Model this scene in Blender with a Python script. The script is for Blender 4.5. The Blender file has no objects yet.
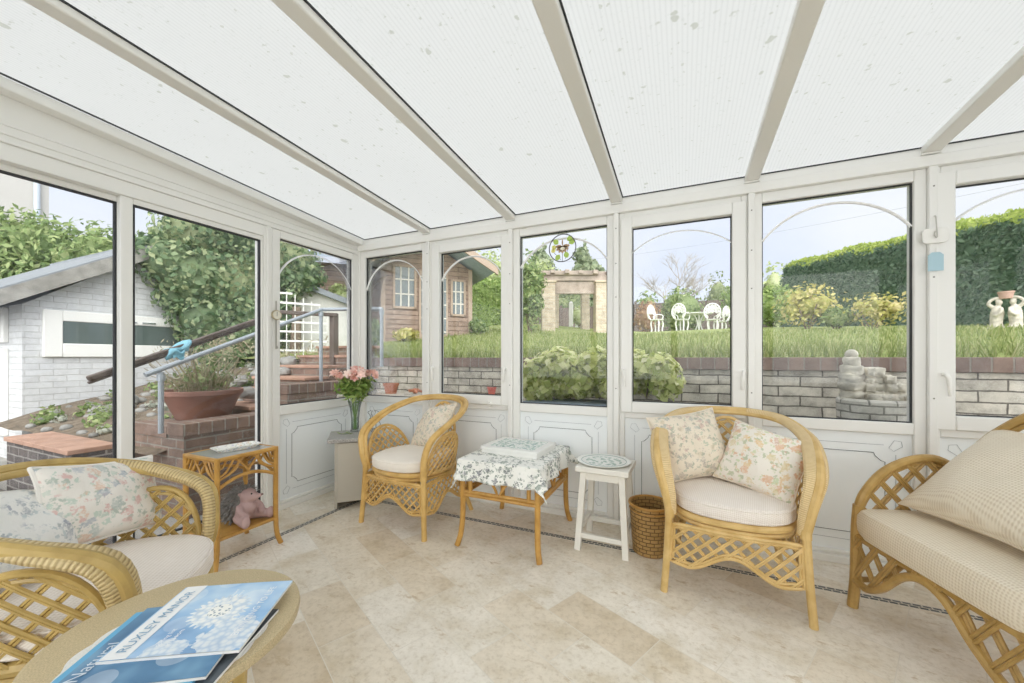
import bpy, math, random
import numpy as np
from mathutils import Vector, Matrix, noise

scene = bpy.context.scene
COL = scene.collection
RAD = math.radians

# ------------------------------------------------------------------ camera
FPX, HORIZON, CAMZ, YAW = 384.0, 358.0, 1.10, RAD(23.93)
cam_data = bpy.data.cameras.new('camera')
cam_data.sensor_width = 36.0
cam_data.lens = FPX / 1024.0 * 36.0
cam_data.shift_y = (HORIZON - 341.5) / 1024.0
cam_data.clip_start = 0.02
cam_data.clip_end = 300
cam = bpy.data.objects.new('camera', cam_data)
COL.objects.link(cam)
cam.location = (0, 0, CAMZ)
cam.rotation_euler = (RAD(90), 0, YAW)
scene.camera = cam

# ------------------------------------------------------------------ sky, sun, exposure
world = bpy.data.worlds.new('overcast_sky')
scene.world = world
world.use_nodes = True
wn = world.node_tree.nodes
wl = world.node_tree.links
wn.clear()
w_out = wn.new('ShaderNodeOutputWorld')
w_bg = wn.new('ShaderNodeBackground')
w_tc = wn.new('ShaderNodeTexCoord')
w_noise = wn.new('ShaderNodeTexNoise')
w_noise.inputs['Scale'].default_value = 2.2
w_noise.inputs['Detail'].default_value = 5
w_ramp = wn.new('ShaderNodeValToRGB')
w_ramp.color_ramp.elements[0].position = 0.38
w_ramp.color_ramp.elements[0].color = (0.78, 0.84, 0.99, 1)
w_ramp.color_ramp.elements[1].position = 0.62
w_ramp.color_ramp.elements[1].color = (0.92, 0.94, 1.0, 1)
wl.new(w_tc.outputs['Generated'], w_noise.inputs['Vector'])
wl.new(w_noise.outputs['Fac'], w_ramp.inputs['Fac'])
# sky made brighter and warmer overhead and, as added fill, behind the viewer
def w_dot(vec):
    d = wn.new('ShaderNodeVectorMath'); d.operation = 'DOT_PRODUCT'
    wl.new(w_tc.outputs['Generated'], d.inputs[0]); d.inputs[1].default_value = vec
    return d.outputs['Value']
def w_range(src, a, b, c, e):
    r = wn.new('ShaderNodeMapRange'); r.interpolation_type = 'SMOOTHSTEP'
    for i, x in enumerate((a, b, c, e)): r.inputs[i + 1].default_value = x
    wl.new(src, r.inputs[0]); return r.outputs[0]
w_fill = w_range(w_dot((0.42, -0.88, 0.22)), 0.05, 0.95, 0.0, 1.0)
w_high = w_range(w_dot((0.0, -0.15, 0.99)), 0.45, 0.95, 0.0, 1.0)
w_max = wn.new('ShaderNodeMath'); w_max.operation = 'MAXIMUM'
wl.new(w_fill, w_max.inputs[0]); wl.new(w_high, w_max.inputs[1])
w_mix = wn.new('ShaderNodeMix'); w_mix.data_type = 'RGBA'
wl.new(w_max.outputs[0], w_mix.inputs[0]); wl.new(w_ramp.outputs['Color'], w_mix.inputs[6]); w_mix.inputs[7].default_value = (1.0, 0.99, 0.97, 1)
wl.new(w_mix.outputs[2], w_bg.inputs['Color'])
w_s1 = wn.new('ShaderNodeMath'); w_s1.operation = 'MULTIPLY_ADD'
wl.new(w_fill, w_s1.inputs[0]); w_s1.inputs[1].default_value = 1.3; w_s1.inputs[2].default_value = 0.70
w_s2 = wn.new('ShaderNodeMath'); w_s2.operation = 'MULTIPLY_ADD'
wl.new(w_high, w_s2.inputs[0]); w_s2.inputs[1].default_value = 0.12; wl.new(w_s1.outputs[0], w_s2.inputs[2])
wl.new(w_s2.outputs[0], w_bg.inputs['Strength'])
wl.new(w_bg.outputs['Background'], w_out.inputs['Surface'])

sun_data = bpy.data.lights.new('sun', 'SUN')
sun_data.energy = 1.0
sun_data.angle = RAD(60)
sun_data.color = (1.0, 0.985, 0.96)
sun = bpy.data.objects.new('sun', sun_data)
COL.objects.link(sun)
sun.rotation_euler = (RAD(52), 0, RAD(40))

scene.view_settings.view_transform = 'Standard'
scene.view_settings.look = 'None'
scene.view_settings.exposure = 0.77
scene.view_settings.gamma = 1.0
scene.view_settings.use_curve_mapping = False
scene.cycles.max_bounces = 12
scene.cycles.diffuse_bounces = 7
scene.cycles.glossy_bounces = 3
scene.cycles.transmission_bounces = 8
scene.cycles.transparent_max_bounces = 24
scene.cycles.sample_clamp_indirect = 6.0

# ------------------------------------------------------------------ pixel -> place helpers
_c, _s = math.cos(YAW), math.sin(YAW)
FWD, RGT = np.array([-_s, _c, 0]), np.array([_c, _s, 0])
CAM = np.array([0, 0, CAMZ])
def ray(x, y):
    return FWD + RGT * (x - 512) / FPX + np.array([0, 0, 1.0]) * (HORIZON - y) / FPX
def at(x, y, depth):
    return CAM + ray(x, y) * depth
def on_y(x, y, Y):
    r = ray(x, y); return CAM + r * Y / r[1]
def on_x(x, y, X):
    r = ray(x, y); return CAM + r * X / r[0]
def on_z(x, y, z=0.0):
    r = ray(x, y); return CAM + r * (z - CAMZ) / r[2]

# ------------------------------------------------------------------ mesh builder
def spline(pts, n=24, closed=False):
    P = [Vector(p) for p in pts]
    m = len(P)
    out = []
    if closed:
        for i in range(n):
            q = i / n * m; k = int(q); f = q - k
            a, b, c, d = P[(k - 1) % m], P[k % m], P[(k + 1) % m], P[(k + 2) % m]
            out.append(0.5 * (2 * b + (c - a) * f + (2 * a - 5 * b + 4 * c - d) * f * f + (3 * b - a - 3 * c + d) * f ** 3))
        return out
    P = [2 * P[0] - P[1]] + P + [2 * P[-1] - P[-2]]
    for i in range(n + 1):
        q = i / n * (m - 1); k = min(int(q), m - 2); f = q - k
        a, b, c, d = P[k:k + 4]
        out.append(0.5 * (2 * b + (c - a) * f + (2 * a - 5 * b + 4 * c - d) * f * f + (3 * b - a - 3 * c + d) * f ** 3))
    return out

class MB:
    def __init__(self):
        self.v, self.f, self.uv, self.mi = [], [], [], []
        self.cur = 0
        self.has_uv = False
    def face(self, idx, uv=None):
        self.f.append(idx); self.mi.append(self.cur)
        if uv: self.has_uv = True
        self.uv.append(uv)
    def box(self, x0, x1, y0, y1, z0, z1, M=None):
        b = len(self.v)
        for z in (z0, z1):
            for x, y in ((x0, y0), (x1, y0), (x1, y1), (x0, y1)):
                p = Vector((x, y, z))
                self.v.append(M @ p if M else p)
        for q in ((3, 2, 1, 0), (4, 5, 6, 7), (0, 1, 5, 4), (1, 2, 6, 5), (2, 3, 7, 6), (3, 0, 4, 7)):
            self.face([b + i for i in q])
        return self
    def beam(self, p, q, w, h, up=(0, 0, 1)):
        p, q = Vector(p), Vector(q); d = q - p; L = d.length; d.normalize()
        s = d.cross(Vector(up)); s.normalize(); u = s.cross(d)
        M = Matrix((( s.x, d.x, u.x, p.x), (s.y, d.y, u.y, p.y), (s.z, d.z, u.z, p.z), (0, 0, 0, 1)))
        return self.box(-w / 2, w / 2, 0, L, -h / 2, h / 2, M)
    def tube(self, pts, r, n=8, closed=False, r2=None, up=None, cap=True):
        P = [Vector(p) for p in pts]; m = len(P)
        R = r if hasattr(r, '__len__') else [r] * m
        R2 = (r2 if hasattr(r2, '__len__') else [r2] * m) if r2 is not None else R
        T = []
        for i in range(m):
            a = P[(i - 1) % m] if (closed or i > 0) else P[i]
            c = P[(i + 1) % m] if (closed or i < m - 1) else P[i]
            t = c - a
            if t.length < 1e-9: t = Vector((0, 0, 1))
            T.append(t.normalized())
        if up is None:
            nrm = T[0].orthogonal().normalized()
        b = len(self.v); L = 0.0
        ls = []
        for i in range(m):
            if i: L += (P[i] - P[i - 1]).length
            ls.append(L)
            if up is not None:
                u = Vector(up(i) if callable(up) else up)
                nrm = (u - T[i] * u.dot(T[i]))
                if nrm.length < 1e-6: nrm = T[i].orthogonal()
                nrm.normalize()
            elif i:
                nrm = (nrm - T[i] * nrm.dot(T[i]))
                if nrm.length < 1e-6: nrm = T[i].orthogonal()
                nrm.normalize()
            bn = T[i].cross(nrm)
            for k in range(n):
                a = 2 * math.pi * k / n
                self.v.append(P[i] + nrm * (R[i] * math.cos(a)) + bn * (R2[i] * math.sin(a)))
        segs = m if closed else m - 1
        for i in range(segs):
            j = (i + 1) % m
            la, lb = ls[i], (ls[j] if j else ls[i] + (P[0] - P[i]).length)
            for k in range(n):
                k2 = (k + 1) % n
                self.face([b + i * n + k, b + i * n + k2, b + j * n + k2, b + j * n + k],
                          [(la, k / n), (la, (k + 1) / n), (lb, (k + 1) / n), (lb, k / n)])
        if cap and not closed:
            self.face([b + k for k in range(n)][::-1]); self.face([b + (m - 1) * n + k for k in range(n)])
        return self
    def lathe(self, prof, n=24, o=(0, 0, 0), M=None, cap0=True, cap1=True):
        b = len(self.v); o = Vector(o)
        for (r, z) in prof:
            for k in range(n):
                a = 2 * math.pi * k / n
                p = Vector((r * math.cos(a), r * math.sin(a), z))
                self.v.append((M @ p if M else p) + o)
        for i in range(len(prof) - 1):
            for k in range(n):
                k2 = (k + 1) % n
                self.face([b + i * n + k, b + i * n + k2, b + (i + 1) * n + k2, b + (i + 1) * n + k])
        if cap0: self.face([b + k for k in range(n)][::-1])
        if cap1: self.face([b + (len(prof) - 1) * n + k for k in range(n)])
        return self
    def grid(self, fn, nu, nv, cu=False, cv=False, flip=False):
        b = len(self.v)
        for i in range(nu if cu else nu + 1):
            for j in range(nv if cv else nv + 1):
                self.v.append(Vector(fn(i / nu, j / nv)))
        W = nv if cv else nv + 1; H = nu if cu else nu + 1
        for i in range(nu):
            for j in range(nv):
                q = [b + i * W + j, b + ((i + 1) % H) * W + j, b + ((i + 1) % H) * W + (j + 1) % W, b + i * W + (j + 1) % W]
                uv = [(i / nu, j / nv), ((i + 1) / nu, j / nv), ((i + 1) / nu, (j + 1) / nv), (i / nu, (j + 1) / nv)]
                if flip: q.reverse(); uv.reverse()
                self.face(q, uv)
        return self
    def ball(self, c, r, nu=14, nv=9, M=None):
        c = Vector(c); r = r if hasattr(r, '__len__') else (r, r, r)
        def fn(u, v):
            a, t = 2 * math.pi * u, math.pi * (v * 0.998 + 0.001)
            p = Vector((r[0] * math.sin(t) * math.cos(a), r[1] * math.sin(t) * math.sin(a), -r[2] * math.cos(t)))
            return c + (M @ p if M else p)
        return self.grid(fn, nu, nv, cu=True)
    def prism(self, poly, fa, fb):
        """poly 2-D, fa / fb map a 2-D point to the two end faces"""
        b = len(self.v); n = len(poly)
        for p in poly: self.v.append(Vector(fa(*p)))
        for p in poly: self.v.append(Vector(fb(*p)))
        self.face(list(range(b, b + n))[::-1]); self.face(list(range(b + n, b + 2 * n)))
        for i in range(n):
            j = (i + 1) % n
            self.face([b + i, b + j, b + n + j, b + n + i])
        return self
    def build(self, name, mat, parent=None, smooth=35, bevel=0, sub=0):
        me = bpy.data.meshes.new(name)
        me.from_pydata([tuple(p) for p in self.v], [], self.f)
        for m in (mat if isinstance(mat, (list, tuple)) else [mat]): me.materials.append(m)
        if any(self.mi): me.polygons.foreach_set('material_index', self.mi)
        if self.has_uv:
            ul = me.uv_layers.new(name='UVMap')
            flat = []
            for f, u in zip(self.f, self.uv):
                for k in range(len(f)): flat.extend(u[k] if u else (0, 0))
            ul.data.foreach_set('uv', flat)
        me.update()
        if smooth:
            me.polygons.foreach_set('use_smooth', [True] * len(me.polygons))
            me.set_sharp_from_angle(angle=RAD(smooth))
        o = bpy.data.objects.new(name, me)
        COL.objects.link(o)
        if parent: o.parent = parent
        if bevel:
            md = o.modifiers.new('bevel', 'BEVEL'); md.width = bevel; md.segments = 2; md.limit_method = 'ANGLE'; md.angle_limit = RAD(40)
        if sub:
            md = o.modifiers.new('subdivision', 'SUBSURF'); md.levels = sub; md.render_levels = sub
        return o

def tag(o, label=None, cat=None, group=None, kind=None):
    if label: o['label'] = label
    if cat: o['category'] = cat
    if group: o['group'] = group
    if kind: o['kind'] = kind
    return o
def empty(name, loc=(0, 0, 0), rz=0.0, label=None, cat=None, group=None, kind=None):
    o = bpy.data.objects.new(name, None); COL.objects.link(o)
    o.empty_display_size = 0.1
    o.location = loc; o.rotation_euler = (0, 0, rz)
    return tag(o, label, cat, group, kind)
def copy_thing(o, parent=None):
    c = o.copy(); COL.objects.link(c)
    if parent: c.parent = parent
    for ch in list(o.children): copy_thing(ch, c)
    return c

# ------------------------------------------------------------------ materials
def new_mat(name):
    m = bpy.data.materials.new(name); m.use_nodes = True
    n = m.node_tree.nodes; l = m.node_tree.links
    return m, n, l, n['Principled BSDF']
def plain(name, col, rough=0.5, metal=0.0, spec=0.5, var=0.0, vscale=8.0, bump=0.0, bscale=60.0):
    m, n, l, b = new_mat(name)
    b.inputs['Base Color'].default_value = (*col, 1)
    b.inputs['Roughness'].default_value = rough
    b.inputs['Metallic'].default_value = metal
    b.inputs['Specular IOR Level'].default_value = spec
    if var or bump:
        tc = n.new('ShaderNodeTexCoord')
        if var:
            t = n.new('ShaderNodeTexNoise'); t.inputs['Scale'].default_value = vscale; t.inputs['Detail'].default_value = 5
            l.new(tc.outputs['Object'], t.inputs['Vector'])
            r = n.new('ShaderNodeValToRGB')
            r.color_ramp.elements[0].position = 0.3; r.color_ramp.elements[1].position = 0.7
            r.color_ramp.elements[0].color = (*[max(0, c * (1 - var)) for c in col], 1)
            r.color_ramp.elements[1].color = (*[min(1, c * (1 + var)) for c in col], 1)
            l.new(t.outputs['Fac'], r.inputs['Fac']); l.new(r.outputs['Color'], b.inputs['Base Color'])
        if bump:
            t2 = n.new('ShaderNodeTexNoise'); t2.inputs['Scale'].default_value = bscale; t2.inputs['Detail'].default_value = 3
            l.new(tc.outputs['Object'], t2.inputs['Vector'])
            bp = n.new('ShaderNodeBump'); bp.inputs['Strength'].default_value = bump; bp.inputs['Distance'].default_value = 0.01
            l.new(t2.outputs['Fac'], bp.inputs['Height']); l.new(bp.outputs['Normal'], b.inputs['Normal'])
    return m
def math_node(n, l, op, a, b=None, c=None):
    q = n.new('ShaderNodeMath'); q.operation = op
    for i, x in enumerate((a, b, c)):
        if x is None: continue
        if isinstance(x, (int, float)): q.inputs[i].default_value = x
        else: l.new(x, q.inputs[i])
    return q.outputs[0]
def mix_col(n, l, fac, a, b):
    q = n.new('ShaderNodeMix'); q.data_type = 'RGBA'
    if isinstance(fac, (int, float)): q.inputs[0].default_value = fac
    else: l.new(fac, q.inputs[0])
    for i, x in ((6, a), (7, b)):
        if isinstance(x, (tuple, list)): q.inputs[i].default_value = (*x[:3], 1)
        else: l.new(x, q.inputs[i])
    return q.outputs[2]
def ramp(n, l, fac, stops, interp='LINEAR'):
    r = n.new('ShaderNodeValToRGB'); cr = r.color_ramp; cr.interpolation = interp
    while len(cr.elements) < len(stops): cr.elements.new(0.5)
    for e, (p, c) in zip(cr.elements, stops):
        e.position = p; e.color = (*c[:3], 1)
    l.new(fac, r.inputs['Fac'])
    return r.outputs['Color']
def tex_noise(n, l, vec, scale, detail=4, rough=0.55):
    t = n.new('ShaderNodeTexNoise'); t.inputs['Scale'].default_value = scale; t.inputs['Detail'].default_value = detail
    t.inputs['Roughness'].default_value = rough
    l.new(vec, t.inputs['Vector']); return t
def mapping(n, l, vec, loc=(0, 0, 0), rot=(0, 0, 0), sc=(1, 1, 1)):
    t = n.new('ShaderNodeMapping'); t.inputs['Location'].default_value = loc
    t.inputs['Rotation'].default_value = rot; t.inputs['Scale'].default_value = sc
    l.new(vec, t.inputs['Vector']); return t.outputs[0]
def add_bump(n, l, b, h, strength=0.3, dist=0.01):
    bp = n.new('ShaderNodeBump'); bp.inputs['Strength'].default_value = strength; bp.inputs['Distance'].default_value = dist
    l.new(h, bp.inputs['Height']); l.new(bp.outputs['Normal'], b.inputs['Normal'])

UPVC = plain('white_upvc', (0.85, 0.845, 0.815), 0.38)
UPVC_PANEL = plain('white_infill_panel', (0.91, 0.945, 0.96), 0.35)
GASKET = plain('black_gasket', (0.03, 0.032, 0.035), 0.6)
LEADLINE = plain('dark_lead_line', (0.10, 0.11, 0.13), 0.5)
LEADPALE = plain('pale_grey_line', (0.42, 0.45, 0.48), 0.5)
ARCHBAR = plain('pale_grey_came', (0.90, 0.90, 0.90), 0.35)
CHROME = plain('chrome', (0.75, 0.75, 0.76), 0.2, metal=1)
IRONDARK = plain('black_iron', (0.03, 0.03, 0.035), 0.5)
WHITEP = plain('white_plastic', (0.85, 0.84, 0.80), 0.4)
SCREW = plain('dark_screw_hole', (0.25, 0.24, 0.22), 0.6)

def glass_mat(name, tint=(1, 1, 1), ior=1.45):
    m, n, l, b = new_mat(name)
    n.remove(b)
    out = n['Material Output']
    tr = n.new('ShaderNodeBsdfTransparent'); tr.inputs[0].default_value = (*tint, 1)
    gl = n.new('ShaderNodeBsdfGlossy'); gl.inputs['Roughness'].default_value = 0.02
    fr = n.new('ShaderNodeFresnel'); fr.inputs['IOR'].default_value = ior
    mx = n.new('ShaderNodeMixShader')
    l.new(math_node(n, l, 'MULTIPLY', fr.outputs[0], 0.7), mx.inputs[0])
    l.new(tr.outputs[0], mx.inputs[1]); l.new(gl.outputs[0], mx.inputs[2]); l.new(mx.outputs[0], out.inputs['Surface'])
    return m
GLASS = glass_mat('window_glass', (0.93, 0.94, 0.94))
CLEARGLASS = glass_mat('clear_glass', (0.90, 0.93, 0.92), 1.5)

def roof_mat():
    m, n, l, b = new_mat('opal_polycarbonate')
    n.remove(b); out = n['Material Output']
    tc = n.new('ShaderNodeTexCoord')
    obj = tc.outputs['Object']
    wv = n.new('ShaderNodeTexWave'); wv.wave_type = 'BANDS'; wv.bands_direction = 'X'
    wv.inputs['Scale'].default_value = 2 * math.pi / 20 / 0.0165 * 1.0 / 1.0
    l.new(obj, wv.inputs['Vector'])
    rib = ramp(n, l, wv.outputs['Fac'], [(0.0, (0.695,) * 3), (0.4, (0.73, 0.73, 0.73)), (1, (0.74, 0.74, 0.74))])
    # algae specks with a shape of their own
    vor = n.new('ShaderNodeTexVoronoi'); vor.inputs['Scale'].default_value = 17
    wob = tex_noise(n, l, obj, 30, 3)
    vv = mix_col(n, l, 0.035, obj, wob.outputs['Color'])
    l.new(vv, vor.inputs['Vector'])
    sel = tex_noise(n, l, obj, 2.6, 4)
    rnd = n.new('ShaderNodeSeparateColor'); l.new(vor.outputs['Color'], rnd.inputs[0])
    size = math_node(n, l, 'MULTIPLY', math_node(n, l, 'POWER', rnd.outputs[0], 3.0), 0.30)
    inside = math_node(n, l, 'SUBTRACT', size, vor.outputs['Distance'])
    spot = math_node(n, l, 'MULTIPLY', inside, 14.0); 
    cl = n.new('ShaderNodeClamp'); l.new(spot, cl.inputs[0])
    gate = math_node(n, l, 'MULTIPLY', cl.outputs[0], math_node(n, l, 'GREATER_THAN', sel.outputs['Fac'], 0.50))
    fine = tex_noise(n, l, obj, 55, 6, 0.75)
    mott = ramp(n, l, fine.outputs['Fac'], [(0.30, (0.86, 0.87, 0.85)), (0.42, (1, 1, 1))])
    vs = n.new('ShaderNodeTexVoronoi'); vs.inputs['Scale'].default_value = 48; l.new(vv, vs.inputs['Vector'])
    rs = n.new('ShaderNodeSeparateColor'); l.new(vs.outputs['Color'], rs.inputs[0])
    sm = math_node(n, l, 'LESS_THAN', vs.outputs['Distance'], math_node(n, l, 'MULTIPLY', math_node(n, l, 'POWER', rs.outputs[1], 6.0), 0.28))
    gate = math_node(n, l, 'MAXIMUM', gate, math_node(n, l, 'MULTIPLY', sm, 0.75))
    c1 = n.new('ShaderNodeMix'); c1.data_type = 'RGBA'; c1.blend_type = 'MULTIPLY'; c1.inputs[0].default_value = 1
    l.new(rib, c1.inputs[6]); l.new(mott, c1.inputs[7])
    c2 = mix_col(n, l, math_node(n, l, 'MULTIPLY', gate, 0.55), c1.outputs[2], (0.42, 0.43, 0.36))
    tl = n.new('ShaderNodeBsdfTranslucent'); l.new(c2, tl.inputs[0])
    df = n.new('ShaderNodeBsdfDiffuse'); l.new(c2, df.inputs[0])
    mx = n.new('ShaderNodeMixShader'); mx.inputs[0].default_value = 0.90
    l.new(df.outputs[0], mx.inputs[1]); l.new(tl.outputs[0], mx.inputs[2])
    l.new(mx.outputs[0], out.inputs['Surface'])
    return m
OPAL = roof_mat()

def floor_mat():
    m, n, l, b = new_mat('travertine_tiles')
    geo = n.new('ShaderNodeNewGeometry'); pos = geo.outputs['Position']
    # tile lattice turned 26 degrees; row boundary at 0.388, joint at -1.79
    a = RAD(-25.5)
    mp = mapping(n, l, pos, loc=(1.79, -0.388 + 0.2055 * 20, 0), rot=(0, 0, -a))
    mp2 = n.new('ShaderNodeVectorMath'); mp2.operation = 'ADD'; l.new(mp, mp2.inputs[0]); mp2.inputs[1].default_value = (0.0, 0, 0)
    br = n.new('ShaderNodeTexBrick')
    br.offset = 0.5; br.inputs['Scale'].default_value = 1.0
    br.inputs['Brick Width'].default_value = 0.411; br.inputs['Row Height'].default_value = 0.2055
    br.inputs['Mortar Size'].default_value = 0.0018; br.inputs['Mortar Smooth'].default_value = 0.2
    br.inputs['Color1'].default_value = (0, 0, 0, 1); br.inputs['Color2'].default_value = (1, 1, 1, 1); br.inputs['Mortar'].default_value = (0.5, 0.5, 0.5, 1)
    l.new(mp2.outputs[0], br.inputs['Vector'])
    n1 = tex_noise(n, l, pos, 5.5, 8, 0.62)
    n2 = tex_noise(n, l, mapping(n, l, pos, rot=(0, 0, 0.4), sc=(1, 2.0, 1)), 8, 9, 0.72)
    tile = ramp(n, l, br.outputs['Color'], [(0.0, (0.70, 0.61, 0.475)), (0.12, (0.79, 0.725, 0.615)), (0.6, (0.83, 0.785, 0.695)), (1, (0.87, 0.845, 0.79))])
    cloud = ramp(n, l, n1.outputs['Fac'], [(0.3, (0.80, 0.74, 0.63)), (0.5, (0.97, 0.95, 0.92)), (0.72, (1.08, 1.06, 1.04))])
    mul = n.new('ShaderNodeMix'); mul.data_type = 'RGBA'; mul.blend_type = 'MULTIPLY'; mul.inputs[0].default_value = 1
    l.new(tile, mul.inputs[6]); l.new(cloud, mul.inputs[7])
    vein = ramp(n, l, n2.outputs['Fac'], [(0.35, (0, 0, 0)), (0.42, (1, 1, 1))])
    vf = n.new('ShaderNodeRGBToBW'); l.new(vein, vf.inputs[0])
    inv = math_node(n, l, 'SUBTRACT', 1.0, vf.outputs[0])
    n3 = tex_noise(n, l, pos, 42, 8, 0.75)
    gr = ramp(n, l, n3.outputs['Fac'], [(0.32, (0.80, 0.77, 0.72)), (0.5, (1, 1, 1)), (0.7, (1.06, 1.06, 1.07))])
    mul2 = n.new('ShaderNodeMix'); mul2.data_type = 'RGBA'; mul2.blend_type = 'MULTIPLY'; mul2.inputs[0].default_value = 1
    l.new(mul.outputs[2], mul2.inputs[6]); l.new(gr, mul2.inputs[7])
    c2 = mix_col(n, l, math_node(n, l, 'MULTIPLY', inv, 0.62), mul2.outputs[2], (0.50, 0.38, 0.22))
    col = mix_col(n, l, br.outputs['Fac'], c2, (0.74, 0.69, 0.60))
    l.new(col, b.inputs['Base Color'])
    rr = ramp(n, l, n1.outputs['Fac'], [(0.3, (0.42,) * 3), (0.7, (0.26,) * 3)])
    l.new(rr, b.inputs['Roughness'])
    b.inputs['Specular IOR Level'].default_value = 0.4
    h = math_node(n, l, 'SUBTRACT', 1.0, br.outputs['Fac'])
    add_bump(n, l, b, h, 0.25, 0.003)
    return m
FLOOR = floor_mat()

def mosaic_mat(axis):
    m, n, l, b = new_mat('dark_mosaic_' + axis)
    geo = n.new('ShaderNodeNewGeometry'); pos = geo.outputs['Position']
    rot = (0, 0, 0) if axis == 'x' else (0, 0, RAD(90))
    mp = mapping(n, l, pos, rot=rot)
    br = n.new('ShaderNodeTexBrick'); br.offset = 0.5; br.inputs['Scale'].default_value = 1
    br.inputs['Brick Width'].default_value = 0.034; br.inputs['Row Height'].default_value = 0.019
    br.inputs['Mortar Size'].default_value = 0.0030
    br.inputs['Color1'].default_value = (0.03, 0.034, 0.042, 1); br.inputs['Color2'].default_value = (0.11, 0.12, 0.13, 1)
    br.inputs['Mortar'].default_value = (0.62, 0.58, 0.50, 1)
    l.new(mp, br.inputs['Vector']); l.new(br.outputs['Color'], b.inputs['Base Color'])
    b.inputs['Roughness'].default_value = 0.35
    return m

def rattan_mat(name, base, dark, node_gap=0.0):
    m, n, l, b = new_mat(name)
    tc = n.new('ShaderNodeTexCoord')
    t = tex_noise(n, l, tc.outputs['Object'], 14, 5)
    c = ramp(n, l, t.outputs['Fac'], [(0.3, dark), (0.55, base), (0.75, [min(1, x * 1.15) for x in base])])
    l.new(c, b.inputs['Base Color']); b.inputs['Roughness'].default_value = 0.34
    b.inputs['Specular IOR Level'].default_value = 0.45
    return m
RATTAN = rattan_mat('honey_rattan', (0.66, 0.435, 0.155), (0.54, 0.325, 0.09))
RATTAN_PALE = rattan_mat('pale_rattan', (0.68, 0.48, 0.20), (0.56, 0.36, 0.12))
RATTAN_OLIVE = rattan_mat('olive_rattan', (0.52, 0.37, 0.13), (0.38, 0.26, 0.08))
RATTAN_DEEP = rattan_mat('amber_rattan', (0.54, 0.30, 0.075), (0.42, 0.215, 0.045))
RATTAN_BROWN = rattan_mat('brown_rattan', (0.49, 0.315, 0.105), (0.36, 0.22, 0.06))

def wrap_mat(name, base, dark, pitch=0.007):
    m, n, l, b = new_mat(name)
    uv = n.new('ShaderNodeUVMap')
    sx = n.new('ShaderNodeSeparateXYZ'); l.new(uv.outputs[0], sx.inputs[0])
    w = math_node(n, l, 'SINE', math_node(n, l, 'MULTIPLY', sx.outputs[0], 2 * math.pi / pitch))
    w01 = math_node(n, l, 'MULTIPLY_ADD', w, 0.5, 0.5)
    tc = n.new('ShaderNodeTexCoord'); t = tex_noise(n, l, tc.outputs['Object'], 30, 3)
    band = math_node(n, l, 'MULTIPLY_ADD', t.outputs['Fac'], 0.5, 0.0)
    strip = ramp(n, l, math_node(n, l, 'ADD', band, math_node(n, l, 'MULTIPLY', w01, 0.6)), [(0.22, dark), (0.5, base), (0.9, [min(1, x * 1.08) for x in base])])
    l.new(strip, b.inputs['Base Color']); b.inputs['Roughness'].default_value = 0.42
    add_bump(n, l, b, w01, 0.6, 0.003)
    return m
WRAP_PALE = wrap_mat('pale_cane_binding', (0.74, 0.57, 0.31), (0.58, 0.40, 0.18), 0.008)
WRAP_OLIVE = wrap_mat('olive_cane_binding', (0.60, 0.47, 0.24), (0.36, 0.25, 0.10), 0.0105)

def weave_mat(name, c1, c2, k=430.0):
    m, n, l, b = new_mat(name)
    tc = n.new('ShaderNodeTexCoord')
    def wave(vec):
        d = n.new('ShaderNodeVectorMath'); d.operation = 'DOT_PRODUCT'; l.new(tc.outputs['Object'], d.inputs[0]); d.inputs[1].default_value = [x * k for x in vec]
        return math_node(n, l, 'SINE', d.outputs['Value'])
    p = math_node(n, l, 'MULTIPLY', wave((1.0, .55, .80)), wave((.85, -.75, -.95)))
    f = math_node(n, l, 'MULTIPLY_ADD', p, .5, .5)
    t = tex_noise(n, l, tc.outputs['Object'], 18, 3)
    g = math_node(n, l, 'ADD', math_node(n, l, 'MULTIPLY', f, .7), math_node(n, l, 'MULTIPLY', t.outputs['Fac'], .3))
    l.new(ramp(n, l, g, [(0.15, c2), (0.6, c1)]), b.inputs['Base Color'])
    b.inputs['Roughness'].default_value = 0.7; b.inputs['Specular IOR Level'].default_value = 0.3
    add_bump(n, l, b, f, 0.45, 0.003)
    return m
WEAVE_PALE = weave_mat('pale_basketweave_fabric', (0.86, 0.80, 0.74), (0.72, 0.64, 0.57))
WEAVE_CREAM = weave_mat('cream_basketweave_fabric', (0.86, 0.78, 0.64), (0.69, 0.59, 0.45), 330.0)
CANVAS = plain('cream_cotton', (0.84, 0.78, 0.70), 0.85, spec=0.2, var=0.04, bump=0.25, bscale=180)

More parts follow.
